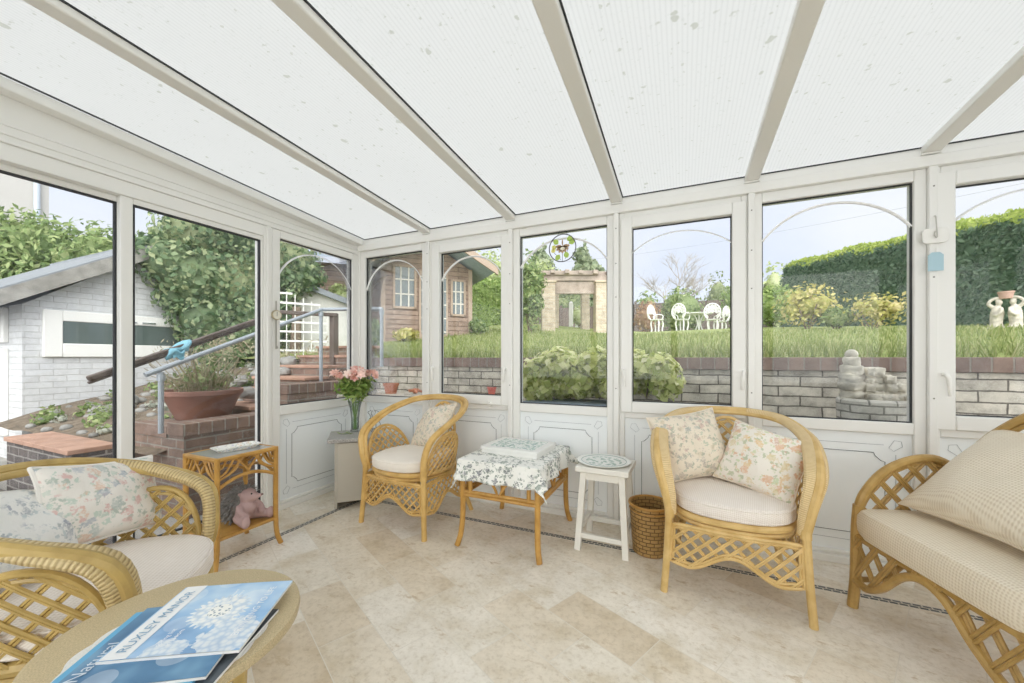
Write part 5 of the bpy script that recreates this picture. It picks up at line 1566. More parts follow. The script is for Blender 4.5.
tg = empty('luggage_tag', (1.138, YB - .030, on_y(931, 262, YB - .03)[2]), 0, 'small pale blue tag hanging under the white plaque', 'tag')
m = MB(); m.prism([(-.028, -.045), (.028, -.045), (.028, .032), (.014, .046), (-.014, .046), (-.028, .032)], lambda x, z: (x, -.002, z), lambda x, z: (x, .002, z)); m.build('card', plain('pale_blue_card', (.42, .60, .68), .6), tg)
m = MB(); m.tube([(0, 0, .04), (.002, .004, .07)], .0012, 5); m.build('string', WHITEP, tg)
# =================================================================== OUTSIDE
WY = 3.75                     # face of the retaining wall
def lawn_z(x, y):
    g = 0.098 + 0.045 * max(0, min(1, (-x - 1.0) / 4.0))
    z = 1.09 + g * min(max(0, y - 3.95), 8.5)
    return z + .03 * math.sin(x * .9) * math.sin(y * .7) * min(1, max(0, (y - 4) / 2))
tag(MB().box(-16, 9, YF - 4, WY + .3, -.35, -.20).build('patio', PATIO, smooth=0), 'grey paved patio below the lawn', 'patio', kind='structure')
m = MB(); m.grid(lambda u, v: (-9 + 24 * u, WY + .2 + 36 * v ** 1.6, lawn_z(-9 + 24 * u, WY + .2 + 36 * v ** 1.6)), 60, 50, flip=False)
lw = m.build('lawn', LAWN); tag(lw, 'sloping green lawn behind the stone wall', 'lawn', kind='structure')
# grass blades along the front of the lawn
rgn = np.random.default_rng(4); n = 26000
gx = rgn.uniform(-5.2, 7.5, n); gy = WY + .27 + 5.5 * rgn.random(n) ** 1.7
gz = np.array([lawn_z(a, b) for a, b in zip(gx, gy)]); hgt = rgn.uniform(.03, .095, n) * (1 + .5 * (gy < 4.4)); ang = rgn.uniform(0, 6.28, n); lx = rgn.normal(0, .35, n) * hgt; ly = rgn.normal(0, .35, n) * hgt
V = np.empty((n, 4, 3)); w = .0055 + .004 * (gy - 4) / 3
V[:, 0] = np.c_[gx - w * np.cos(ang), gy - w * np.sin(ang), gz - .01]; V[:, 1] = np.c_[gx + w * np.cos(ang), gy + w * np.sin(ang), gz - .01]
V[:, 2] = np.c_[gx + lx + w * .3 * np.cos(ang), gy + ly, gz + hgt]; V[:, 3] = np.c_[gx + lx - w * .3 * np.cos(ang), gy + ly, gz + hgt]
me = bpy.data.meshes.new('grass'); me.from_pydata(V.reshape(-1, 3).tolist(), [], np.arange(4 * n).reshape(-1, 4).tolist()); me.materials.append(GRASSMAT)
go = bpy.data.objects.new('grass', me); COL.objects.link(go); tag(go, 'tufts of long grass along the front of the lawn', 'grass', kind='stuff')

# retaining wall
gw = empty('garden_wall', (0, WY, 0), 0, 'low grey stone wall with brown brick coping holding back the lawn', 'wall')
m = MB(); m.box(-3.9, 7.5, 0, .22, -.2, .995); m.build('stone_face', STONE, gw, smooth=0)
m = MB(); m.box(-3.9, 7.5, -.025, .235, .998, 1.105); m.build('brick_coping', COPING, gw, bevel=.006)
# brick ledge in the corner by the steps, with pots
tag(MB().box(-3.45, -1.15, 3.05, WY - .006, -.2, .70).build('brick_ledge', STONE, bevel=.01), 'stone ledge in front of the wall carrying terracotta pots', 'ledge')
def pot(name, loc, r, h, mat, label, soil=True):
    o = empty(name, loc, 0, label, 'plant pot')
    MB().lathe([(.001, 0), (r * .68, 0), (r * .92, h * .78), (r * 1.02, h * .78), (r * 1.04, h), (r * .94, h), (r * .88, h * .8), (.001, h * .82)], 32).build('pot_body', mat, o)
    MB().lathe([(.001, h * .84), (r * .88, h * .84), (r * .86, h * .88), (.001, h * .90)], 20).build('soil', SOIL, o)
    return o
def put(px, py, depth): return at(px, py, depth)
p = on_z(391, 393.5, .70)
pot('plant_pot', (p[0], p[1], .70), .085, .115, TERRA, 'wide terracotta pot on the ledge below the summerhouse')
p2 = on_z(415, 394, .70)
o = empty('terracotta_ornament', (p2[0], p2[1], .70), .3, 'star shaped terracotta ornament lying beside the wide pot', 'ornament')
m = MB()
for k in range(5):
    a = 2 * math.pi * k / 5 + .3; m.tube([(0, 0, .04), (.035 * math.cos(a), .035 * math.sin(a), .04), (.085 * math.cos(a), .085 * math.sin(a), .02 + .03 * (k % 2))], [.020, .018, .007], 8)
m.ball((0, 0, .035), (.035, .035, .03)); m.build('star_body', TERRA, o)
p3 = on_z(453, 393, .70)
q = pot('plant_pot', (max(p3[0], -1.9), p3[1], .70), .05, .085, plain('bright_red_pot', (.62, .16, .13), .6), 'little red pot standing alone on the ledge')
PL_ = on_z(500, 390, .70)
o = empty('young_plant', (-1.28, 3.30, .70), 0, 'young green climbing plant by the end of the ledge', 'plant')
leaf_cloud('foliage', VARIEG, [((0, 0, .13), (.06, .06, .13))], 90, .028, 8, o, core=0, shell=.8)
MB().tube([(0, 0, 0), (.01, 0, .2)], .005, 6).build('stem', STEMG, o)

# slate-blue trough with variegated ivy spilling over the wall
tr = empty('planter_trough', (-.66, 3.24, -.2), 0, 'slate blue trough below the ivy bush', 'planter')
SLB = plain('slate_blue_trough', (.25, .31, .39), .6, var=.12)
m = MB(); m.box(-.56, .56, -.16, .16, 0, .88); m.box(-.60, .60, -.20, .20, .86, .93); m.build('trough_body', SLB, tr, bevel=.012)
iv = empty('ivy_bush', (-.62, 3.33, .77), 0, 'bushy variegated ivy spilling over the wall in the middle', 'shrub')
blobs = []
rg = random.Random(31)
for k in range(22):
    x = rg.uniform(-.62, .56); z = rg.uniform(.05, .33)
    if x > .5: z = rg.uniform(.0, .26)
    blobs.append(((x, rg.uniform(-.14, .16), z), (rg.uniform(.12, .2), rg.uniform(.12, .18), rg.uniform(.10, .16))))
leaf_cloud('foliage', VARIEG, blobs, 5200, .036, 17, iv, shell=.45, aspect=.75, core=.55, up=.3)
m = MB()
for k in range(7): m.tube(spline([(-.5 + .17 * k, 0, 0), (-.48 + .17 * k, -.06, .15), (-.45 + .16 * k, -.05, .3)], 6), .008, 6)
m.build('stems', BARK, iv)

# cast stone wishing well planter against the wall
wp = on_y(872, 421, 3.30)
ww = empty('well_planter', (wp[0] + .02, 3.35, .60), 0, 'old cast stone wishing well planter against the garden wall', 'planter')
m = MB(); m.lathe([(.001, -.75), (.165, -.75), (.175, -.05), (.188, .10), (.190, .215), (.178, .228), (.15, .228), (.145, .15), (.001, .15)], 36); m.build('well_tub', WELLBRICK, ww)
m = MB(); rg = random.Random(3)
def stone(m, c, s, a=0):
    """one rough stone block"""
    M = Matrix.Translation(c) @ Matrix.Rotation(a, 4, 'Z') @ Matrix.Rotation(rg.uniform(-.06, .06), 4, 'Y')
    def fn(u, v):
        th, t = 6.2832 * u, math.pi * (v * .998 + .001)
        d = Vector((math.sin(t) * math.cos(th), math.sin(t) * math.sin(th), -math.cos(t)))
        q = max(abs(d.x), abs(d.y), abs(d.z)); d2 = d / q * .62 + d * .38
        k = 1 + .22 * noise.noise(d * 2.3 + Vector(c) * 7) + .10 * noise.noise(d * 6 + Vector(c) * 3)
        return M @ Vector((d2.x * s[0] * k, d2.y * s[1] * k, d2.z * s[2] * k))
    m.grid(fn, 14, 10, cu=True)
for i in range(4):
    x = -.05 + rg.uniform(-.01, .01); z = .25 + .052 * i
    while x < .155 - .035 * i:
        w = rg.uniform(.035, .06); stone(m, (x + w / 2, rg.uniform(-.02, .03) + .02, z), (w * .62, .07, .032)); x += w
for k in range(7): stone(m, (-.02 + .03 * k, -.09 + rg.uniform(-.02, .02), .235), (.035, .04, .03), k)
m.build('rubble_fill', OLDSTONE, ww, smooth=60)
m = MB()
for z, r in ((.25, .066), (.31, .07), (.365, .066), (.42, .062), (.475, .052)): stone(m, (-.118 + rg.uniform(-.006, .006), -.01, z), (r, r * .9, .036), rg.uniform(0, 3))
m.ball((-.115, -.01, .525), (.038, .036, .034), 12, 8)
m.build('ruined_post', OLDSTONE, ww, smooth=60)

# stone figures on the lawn
sp_ = at(1006, 329, 6.2); sz = lawn_z(sp_[0], sp_[1])
sf = empty('garden_statue', (sp_[0], sp_[1], sz), RAD(-30), 'pale stone pair of figures carrying a pot, before the tall hedge', 'statue')
m = MB()
for s in (-1, 1):
    x = s * .115
    m.tube(spline([(x, 0, 0), (x * 1.02, 0, .12), (x * .95, 0, .26), (x * .85, 0, .40), (x * .75, 0, .46)], 14), [.095, .095, .09, .085, .085, .088, .09, .092, .092, .085, .075, .06, .045, .035, .03], 12)
    m.ball((x * .72, -.01, .505), (.048, .052, .060), 12, 8)
    m.tube(spline([(x * 1.45, 0, .42), (x * 1.85, -.03, .50), (x * 1.25, -.02, .585), (x * .4, 0, .60)], 10), [.032, .034, .034, .03, .028, .028, .027, .026, .026, .028, .03], 8)
    m.tube(spline([(x * .4, -.07, .40), (x * .5, -.11, .31), (x * 1.1, -.10, .24)], 8), .026, 8)
m.box(-.22, .22, -.11, .11, -.05, .035)
m.v = [Vector(p) * .84 for p in m.v]
sb = m.build('figures', plain('pale_old_stone', (.62, .57, .49), .9, var=.25, vscale=18, bump=.4, bscale=40), sf, smooth=180)
md = sb.modifiers.new('remesh', 'REMESH'); md.mode = 'VOXEL'; md.voxel_size = .014; md.use_smooth_shade = True
m = MB(); m.lathe([(.001, .483), (.071, .483), (.084, .571), (.091, .575), (.091, .596), (.076, .596), (.001, .571)], 22); m.build('carried_pot', plain('pinkish_stone_pot', (.55, .36, .30), .85, var=.15), sf)

# big clipped hedge running from far left to near right
def long_hedge(name, a, b, ha, hb, wid, mat, mat2, n, size, seed, label, cat='hedge'):
    """a, b: ground points of the front foot"""
    a, b = Vector(a), Vector(b); d = (b - a); L = d.length; d.normalize(); nb = Vector((-d.y, d.x, 0))
    o = empty(name, tuple(a), math.atan2(d.y, d.x), label, cat)
    dz = (b.z - a.z)
    rgh = np.random.default_rng(seed)
    def top(s): return (ha + (hb - ha) * s) * (1 - .45 * max(0, 1 - s / .045) ** 2) + .05 * math.sin(s * 21) + .03 * math.sin(s * 47 + 1)
    def body(u, v):
        s = u; t = v
        if t < .5: q = t / .5; y, z = .10 * math.sin(q * 3), q * (top(s) - .18)
        elif t < .75: q = (t - .5) / .25; y, z = .06 + q * wid, top(s) - .18 + .18 * math.sin(q * math.pi) ** .6
        else: q = (t - .75) / .25; y, z = wid, (1 - q) * (top(s) - .18)
        return Vector((s * L, y, z + dz * s))
    m = MB(); m.grid(body, 40, 16, flip=True)
    core = m.build('hedge_core', mat, o, smooth=180)
    uu = rgh.random(n); vv = rgh.random(n) * .74
    P = np.array([tuple(body(x, y)) for x, y in zip(uu, vv)]); P += rgh.normal(0, .035, P.shape)
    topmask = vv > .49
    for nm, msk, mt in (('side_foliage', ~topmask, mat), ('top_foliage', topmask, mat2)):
        Q = P[msk]; k = len(Q)
        nr = rgh.normal(size=(k, 3)) + np.array([0, -.8, .5]); nr /= np.linalg.norm(nr, axis=1)[:, None]
        t = np.cross(nr, rgh.normal(size=(k, 3))); t /= np.linalg.norm(t, axis=1)[:, None]; bb = np.cross(nr, t); s = size * (.6 + .8 * rgh.random(k))[:, None]
        V = np.stack([Q - t * s, Q + bb * s * .5, Q + t * s, Q - bb * s * .5], 1).reshape(-1, 3)
        me = bpy.data.meshes.new(nm); me.from_pydata(V.tolist(), [], np.arange(4 * k).reshape(-1, 4).tolist()); me.materials.append(mt)
        q = bpy.data.objects.new(nm, me); COL.objects.link(q); q.parent = o
    return o
def lawn_pt(px, depth):
    p = at(px, 330, depth); return (p[0], p[1], lawn_z(p[0], p[1]))
hb_ = lawn_pt(1130, 5.6); ha_ = lawn_pt(779, 17.0)
ha_top = at(784, 264, 17.0)[2] - ha_[2]; hb_top = at(1130, 178, 5.6)[2] - hb_[2]
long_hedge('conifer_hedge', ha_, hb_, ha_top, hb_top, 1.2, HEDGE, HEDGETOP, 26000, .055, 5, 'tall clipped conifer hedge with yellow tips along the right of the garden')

def shrub(name, px, py, depth, w, h, mat, n, size, seed, label, cat='shrub', k=6, trunk=False, core=.7, aspect=.55, shell=.4, ground=None):
    p = at(px, py, depth); z0 = lawn_z(p[0], p[1]) if ground is None else ground
    o = empty(name, (p[0], p[1], z0), 0, label, cat)
    rg = random.Random(seed); blobs = []
    for i in range(k):
        a = rg.uniform(0, 6.28); r = rg.uniform(0, .45) * w / 2
        zc = h * rg.uniform(.35, .72); rr = min(zc, h - zc, w * .36) * rg.uniform(.85, 1.1)
        blobs.append(((r * math.cos(a), r * math.sin(a), zc), (max(rr, w * .24), max(rr, w * .24), rr)))
    blobs.append(((0, 0, h * .5), (w * .40, w * .40, h * .5)))
    leaf_cloud('foliage', mat, blobs, n, size, seed, o, core=core, aspect=aspect, shell=shell)
    m = MB()
    if trunk: m.tube([(0, 0, -.1), (0, 0, h * .5)], [w * .05, w * .03], 8)
    else:
        for i in range(5): a = i * 1.26; m.tube([(0.03 * math.cos(a), 0.03 * math.sin(a), -.03), (w * .2 * math.cos(a), w * .2 * math.sin(a), h * .5)], .012, 5)
    m.build('trunk' if trunk else 'stems', BARK, o)
    return o
def hpx(px_h, depth): return px_h * depth / FPX
shrub('yellow_shrub', 808, 322, 8.5, hpx(62, 8.5), hpx(46, 8.5), YELLOWLEAF, 900, .05, 51, 'yellow leaved shrub at the left before the conifer hedge', k=7, core=.35, shell=.9)
shrub('cream_shrub', 872, 322, 7.6, hpx(76, 7.6), hpx(36, 7.6), YELLOWLEAF, 900, .042, 52, 'straggly cream shrub with bare twigs before the conifer hedge', k=7, core=.3, shell=.95)
shrub('hedge_block', 772, 325, 10.5, hpx(46, 10.5), hpx(42, 10.5), PRIVET, 1500, .06, 53, 'rounded bright green bush at the left edge of the wide window', k=4)
shrub('green_shrub', 836, 324, 8.1, hpx(34, 8.1), hpx(22, 8.1), MIDLEAF, 500, .045, 54, 'low mid green shrub between the two yellow ones', k=4)
shrub('lime_tree', 774, 300, 21, hpx(34, 21), hpx(82, 21), PALELEAF, 900, .12, 55, 'yellow green tree top showing left of the tall hedge', 'tree', trunk=True)

# white cast iron set
def iron_chair(px, py, depth, rz, label, copyof=None):
    p = at(px, py, depth); z0 = lawn_z(p[0], p[1])
    if copyof:
        o = copy_thing(copyof); o.location = (p[0], p[1], z0); o.rotation_euler = (0, 0, rz); o['label'] = label; return o
    o = empty('garden_chair', (p[0], p[1], z0), rz, label, 'chair', 'white cast iron chairs on the lawn')
    m = MB(); m.lathe([(.001, .44), (.21, .44), (.22, .455), (.21, .465), (.001, .46)], 20); m.build('seat', WHITEIRON, o)
    for k in range(4):
        a = k * math.pi / 2 + .785; c, s = math.cos(a), math.sin(a)
        m = MB(); m.tube(spline([(.23 * c, .23 * s, 0), (.17 * c, .17 * s, .1), (.20 * c, .20 * s, .3), (.17 * c, .17 * s, .44)], 10), .024, 6); m.build('leg', WHITEIRON, o)
    m = MB()
    R = lambda t, r: (r * math.cos(t), .20 + .05 * max(0, r * math.sin(t) + .2), .70 + r * 1.12 * math.sin(t))
    m.tube([R(t, .235) for t in np.linspace(-.9, math.pi + .9, 26)], .025, 7)
    for i in range(7):
        t = math.pi * i / 6; m.tube([R(t, .05), R(t, .225)], .014, 6)
    for i in range(7):
        t = math.pi * (i + .0) / 6
        c = R(t, .145); m.tube([(c[0] + .048 * math.cos(b), c[1], c[2] + .048 * math.sin(b)) for b in np.linspace(0, 6.28, 11)[:-1]], .014, 5, closed=True)
    m.ball((0, .225, .70), (.05, .02, .055), 10, 6)
    for s in (-1, 1):
        m.tube(spline([(s * .16, .14, .45), (s * .13, .20, .55), (s * .20, .22, .62)], 8), .018, 6)
        m.tube(spline([(s * .235, .19, .66), (s * .26, .05, .66), (s * .22, -.10, .60), (s * .19, -.08, .46)], 10), .014, 6)
    m.build('backrest', WHITEIRON, o)
    return o
DCH = 12.8
c1 = iron_chair(682, 331, DCH, RAD(150), 'white iron garden chair facing away just left of the table')
iron_chair(657, 330, DCH + .1, RAD(65), 'white iron garden chair leftmost on the lawn, seen side on', c1)
iron_chair(713, 331, DCH - .1, RAD(170), 'white iron garden chair right of the table, in front of another', c1)
iron_chair(720, 330, DCH + .5, RAD(240), 'white iron garden chair at the far right, partly behind another', c1)
p = at(699, 330, DCH + .35)
gt = empty('garden_table', (p[0], p[1], lawn_z(p[0], p[1])), 0, 'white round cast iron garden table between the chairs', 'table')
MB().lathe([(.001, .69), (.42, .69), (.44, .70), (.43, .715), (.001, .71)], 26).build('table_top', WHITEIRON, gt)
for k in range(3):
    a = k * 2.094 + .5; c, s = math.cos(a), math.sin(a); m = MB()
    m.tube(spline([(.30 * c, .30 * s, 0), (.12 * c, .12 * s, .16), (.05 * c, .05 * s, .4), (.16 * c, .16 * s, .69)], 10), .022, 6); m.build('leg', WHITEIRON, gt)
shrub('round_bush', 684, 325, 15, hpx(54, 15), hpx(50, 15), MIDLEAF, 1500, .07, 61, 'round clipped bush behind the white chairs', k=3)
shrub('bronze_shrub', 647, 325, 14.2, hpx(28, 14.2), hpx(34, 14.2), REDLEAF, 600, .07, 62, 'bronze leaved shrub left of the white chairs', k=4)
shrub('green_shrub', 738, 327, 13.6, hpx(40, 13.6), hpx(52, 13.6), PRIVET, 1100, .07, 63, 'tall bright shrub right of the white chairs', k=5)
shrub('far_tree', 718, 300, 30, hpx(34, 30), hpx(78, 30), OLIVELEAF, 1100, .13, 64, 'dark tree beyond the fence above the white chairs', 'tree', k=7, trunk=True)
shrub('far_bush', 648, 300, 22, hpx(34, 22), hpx(53, 22), MIDLEAF, 500, .13, 65, 'pale bush beyond the fence left of the bare tree', k=4)
p = at(671, 300, 24)
bt = empty('bare_tree', (p[0], p[1], lawn_z(p[0], p[1])), 0, 'leafless tree with fine twigs beyond the fence', 'tree')
m = MB(); branches(m, (0, 0, 0), 2.6, .62, 5, .10, 11, .75, 4)
m.build('branches', plain('pale_grey_twigs', (.44, .40, .36), .9), bt)
fn = empty('garden_fence', (0, 0, 0), 0, 'brown close boarded fence across the end of the garden', 'fence')
f0, f1 = lawn_pt(540, 25), lawn_pt(772, 17.5)
m = MB(); m.beam((f0[0], f0[1], f0[2] + .95), (f1[0], f1[1], f1[2] + .95), .05, 2.0); m.build('fence_boards', FENCE, fn, smooth=0)
for k in range(9):
    q = Vector(f0).lerp(Vector(f1), k / 8); MB().box(q.x - .06, q.x + .06, q.y - .08, q.y + .04, q.z - .1, q.z + 2.1).build('fence_post', BROWNTIMBER, fn)

# pergola of buff brick piers and old timber
DP = 10.6
pg = empty('pergola', tuple(lawn_pt(575, DP)), RAD(24), 'pergola of buff brick piers carrying old timber beams', 'pergola')
pl = hpx(1, DP)
def PX(px): return (px - 575) * pl
pw = .36
Mpg = Matrix.Translation(pg.location) @ Matrix.Rotation(RAD(24), 4, 'Z')
for x0, dy, pw in ((PX(548), 0, .36), (PX(601), 0, .36), (PX(560), 1.3, .24), (PX(594), 1.3, .24)):
    m = MB(); m.box(x0 - pw / 2, x0 + pw / 2, dy - pw / 2, dy + pw / 2, -.5, hpx(48, DP)); m.box(x0 - pw / 2 - .03, x0 + pw / 2 + .03, dy - pw / 2 - .03, dy + pw / 2 + .03, hpx(48, DP), hpx(50, DP))
    m.build('brick_pier', BUFFBRICK, pg, bevel=.01)
for dy, z, h, a, b in ((0, hpx(53.5, DP), .17, PX(533), PX(613)), (-.07, hpx(58, DP), .12, PX(530), PX(598)), (.09, hpx(58.5, DP), .12, PX(556), PX(616)), (1.3, hpx(55, DP), .16, PX(533), PX(613)), (.05, hpx(44, DP), .34, PX(550), PX(595))):
    m = MB(); m.box(a, b, dy - .05, dy + .05, z - h / 2, z + h / 2); m.build('beam', OLDBEAM, pg, bevel=.015)
for k in range(6):
    x = PX(538 + 14 * k); m = MB(); m.box(x - .06, x + .06, -.16 - .05 * (k % 3), 1.6, hpx(57, DP) - .02 + .02 * (k % 2), hpx(57, DP) + .09); m.build('rafter', OLDBEAM, pg, bevel=.012)
for k, px in enumerate((571, 577)):
    p = lawn_pt(px, DP + 2.0 + k); MBx = MB(); MBx.box(-.06, .06, -.06, .06, 0, .75 - .12 * k); MBx.lathe([(.001, .74 - .12 * k), (.07, .74 - .12 * k), (.06, .80 - .12 * k), (.001, .84 - .12 * k)], 8)
    ob = MBx.build('marker_post', WHITEIRON, bevel=.01); ob.location = p
    tag(ob, ('taller white post seen through the pergola', 'shorter white post seen through the pergola')[k], 'post')
shrub('climbing_shrub', 530, 334, 9.6, hpx(34, 9.6), hpx(84, 9.6), MIDLEAF, 2600, .055, 71, 'tall pale climber growing beside the left pergola pier', k=8, core=.5, shell=.7)
shrub('feathery_tree', 536, 300, 16, hpx(66, 16), hpx(70, 16), PALELEAF, 2400, .09, 72, 'light yellow green tree behind the left of the pergola', 'tree', k=8, trunk=True, core=.5, shell=.8)
shrub('pergola_shrub', 580, 334, 13, hpx(26, 13), hpx(22, 13), PALELEAF, 500, .05, 73, 'low pale shrub seen through the pergola', k=4)
shrub('pergola_tree', 575, 318, 26, hpx(70, 26), hpx(52, 26), OLIVELEAF, 1300, .14, 76, 'green tree seen through the pergola beyond the fence', 'tree', k=6, trunk=True)
def conifer(px, ptop, depth, w, seed, label):
    p = at(px, 320, depth); z0 = lawn_z(p[0], p[1]); zt = at(px, ptop, depth)[2]; h = zt - z0
    o = empty('conifer_tree', (p[0], p[1], z0), 0, label, 'tree'); blobs = []
    rg = random.Random(seed)
    for k in range(9):
        f = k / 8; r = w / 2 * (1 - f) ** .8 + .12; blobs.append(((rg.uniform(-.12, .12) * w, rg.uniform(-.1, .1) * w, h * (.30 + .66 * f)), (r, r, h * .10)))
    leaf_cloud('foliage', DARKCONIFER, blobs, 3600, .22, seed, o, core=.7, shell=.5)
    MB().tube([(0, 0, -.2), (0, 0, h * .9)], [w * .05, .03], 7).build('trunk', BARK, o)
conifer(546, 246, 27, hpx(62, 27), 81, 'dark conifer left of the sun catcher, far beyond the pergola')
conifer(588, 245, 27, hpx(62, 27), 82, 'dark conifer right of the sun catcher, far beyond the pergola')

# hedge and tree right of the summerhouse
h0, h1 = lawn_pt(452, 12.5), lawn_pt(530, 13.2)
long_hedge('privet_hedge', h0, h1, hpx(51, 12.5), hpx(47, 13), 1.0, PRIVET, PRIVET, 5000, .055, 15, 'bright green privet hedge to the right of the summerhouse')
shrub('birch_tree', 488, 310, 17, hpx(60, 17), hpx(92, 17), PALELEAF, 1300, .10, 91, 'thin pale tree above the hedge beside the summerhouse', 'tree', k=9, trunk=True, core=0, shell=1)
shrub('flower_bed_plant', 478, 336, 9.3, hpx(26, 9.3), hpx(16, 9.3), MIDLEAF, 350, .05, 92, 'low leafy plant by the right foot of the summerhouse', k=3)
shrub('flower_bed_plant', 406, 341, 8.4, hpx(34, 8.4), hpx(14, 8.4), YELLOWLEAF, 350, .05, 93, 'low yellowish plant before the summerhouse window', k=3)
shrub('bushy_plant', 373, 345, 6.2, hpx(18, 6.2), hpx(34, 6.2), MIDLEAF, 300, .05, 94, 'leafy green plant behind the handrail by the corner', k=3)

# summerhouse ---------------------------------------------------------
DS = 9.2
pA_, pB_ = at(383, 338, DS - .55), at(470, 338, DS + .25)
ax = Vector((pB_[0] - pA_[0], pB_[1] - pA_[1], 0)); SW = ax.length; ang = math.atan2(ax.y, ax.x)
z0 = lawn_z(pA_[0], pA_[1]) - .05
sh = empty('summerhouse', (pA_[0], pA_[1], z0), ang, 'brown timber summerhouse with white barred windows and a deep gable', 'summerhouse')
k_ = SW / 87.0       # metres per picture pixel along the front
EH = hpx(77, DS)
def FX(px): return (px - 383) * k_
RID = FX(424); RZ = EH + .62
m = MB(); m.prism([(0, 0), (SW, 0), (SW, EH), (RID, RZ), (0, EH)], lambda x, z: (x, 0, z), lambda x, z: (x, 2.6, z)); m.box(-2.6, 0, .55, 2.6, 0, EH)
m.build('timber_walls', CLADDING, sh, smooth=0)
TRIMB = plain('pale_brown_trim', (.42, .32, .25), .7)
WBAR = plain('cream_glazing_bars', (.70, .66, .60), .5)
SHGL = plain('dim_window_glass', (.16, .19, .20), .12)
def shwin(xa, xb, za, zb_, nx, nz, yo=0.0):
    fr = MB(); 
    for (a, b, c, e) in ((xa, xa + .05, za, zb_), (xb - .05, xb, za, zb_), (xa, xb, za, za + .05), (xa, xb, zb_ - .05, zb_)): fr.box(a, b, yo - .045, yo, c, e)
    w_ = fr.build('window', TRIMB, sh)
    g = MB(); g.box(xa + .05, xb - .05, yo - .015, yo - .004, za + .05, zb_ - .05); g.build('pane', SHGL, w_, smooth=0)
    g = MB()
    for i in range(1, nx): x = xa + (xb - xa) * i / nx; g.box(x - .014, x + .014, yo - .035, yo - .015, za + .05, zb_ - .05)
    for i in range(1, nz): z = za + (zb_ - za) * i / nz; g.box(xa + .05, xb - .05, yo - .035, yo - .015, z - .014, z + .014)
    g.build('glazing_bars', WBAR, w_)
PZ = lambda py, d=DS: hpx(338 - py, d)
shwin(FX(392), FX(414.5), PZ(304), PZ(262), 3, 3)
shwin(FX(449), FX(465), PZ(309), PZ(272), 3, 3)
m = MB(); m.box(FX(417), FX(446), -.05, 0, .02, PZ(266)); dr = m.build('door', TRIMB, sh)
for a, b in ((419, 429.5), (431.5, 444)):
    m = MB(); m.box(FX(a), FX(b), -.058, -.05, .25, PZ(270)); m.build('pane', SHGL, dr, smooth=0)
    m = MB()
    for z in np.linspace(.3, PZ(272), 5): m.box(FX(a), FX(b), -.068, -.058, z - .014, z + .014)
    m.build('glazing_bars', WBAR, dr)
for a in (0, SW):
    MB().box(a - .05, a + .05, -.03, .05, 0, EH).build('corner_post', TRIMB, sh)
for (xa, za, xb, zb_) in ((RID, RZ + .04, SW + .40, EH - .16), (RID, RZ + .04, -.50, EH - .26)):
    m = MB(); d = Vector((xb - xa, 0, zb_ - za)); nn = Vector((-d.z, 0, d.x)).normalized() * (.07 if d.x > 0 else -.07)
    v = [(xa, za), (xb, zb_), (xb + nn.x, zb_ + nn.z), (xa + nn.x, za + nn.z)]
    m.prism(v, lambda x, z: (x, -.85, z), lambda x, z: (x, 2.9, z)); m.build('roof_slope', BLUEROOF, sh, smooth=0)
    m = MB(); m.prism([(xa, za + .06), (xb, zb_ + .06), (xb, zb_ - .10), (xa, za - .10)], lambda x, z: (x, -.90, z), lambda x, z: (x, -.85, z)); m.build('verge_board', TRIMB, sh)
m = MB(); v = [(-.3, EH + .02), (-2.9, EH + .02), (-2.9, EH + .10), (-.3, EH + .10)]
m.v = [Vector(p) for p in ((0, -.2, EH), (-2.9, .25, EH), (-2.9, 1.6, RZ), (0, 1.6, RZ), (0, -.2, EH + .07), (-2.9, .25, EH + .07), (-2.9, 1.6, RZ + .07), (0, 1.6, RZ + .07))]
for f in ((3, 2, 1, 0), (4, 5, 6, 7), (0, 1, 5, 4), (1, 2, 6, 5), (2, 3, 7, 6), (3, 0, 4, 7)): m.face(list(f))
m.build('roof_slope', BLUEROOF, sh, smooth=0)

# ------------------------------------------------------------------- left of the room
# white painted garage, gable towards the room
GX = -7.5
def gy(px): return float(on_x(px, 330, GX)[1])
def gzz(px, py): return float(on_x(px, py, GX)[2])
ya, yb_, yr_ = gy(22), gy(300), gy(178)
za_ = gzz(22, 304); zr_ = gzz(172, 243)
gr = empty('garage', (GX, ya, -.2), 0, 'white painted brick outbuilding with a window in its gable wall', 'outbuilding')
def G(y, z, d=0): return Vector((-d, y - ya, z + .2))
zb2 = zr_ - (zr_ - za_) * (yb_ - yr_) / (yr_ - ya) * .55
m = MB(); m.prism([(ya, -.2), (yb_, -.2), (yb_, zb2), (yr_, zr_), (ya, za_)], lambda y, z: G(y, z, 4.5), lambda y, z: G(y, z)); m.build('brick_walls', WHITEBRICK, gr, smooth=0)
for (p, q) in (((yr_ + .03, zr_ + .06), (ya - .35, za_ - .02)), ((yr_ - .03, zr_ + .06), (yb_ + .3, zb2 + .05))):
    m = MB(); m.prism([(p[0], p[1] - .09), (q[0], q[1] - .09), (q[0], q[1] + .09), (p[0], p[1] + .09)], lambda y, z: G(y, z, 4.8), lambda y, z: G(y, z, -.22)); m.build('roof_slope', SLATEROOF, gr, smooth=0)
    m = MB(); m.prism([(p[0], p[1] - .12), (q[0], q[1] - .12), (q[0], q[1] + .07), (p[0], p[1] + .07)], lambda y, z: G(y, z, -.22), lambda y, z: G(y, z, -.26)); m.build('verge_board', GREYTIMBER, gr)
w0, w1 = gy(42), gy(187); wz0, wz1 = gzz(42, 357), gzz(42, 309)
fr = MB()
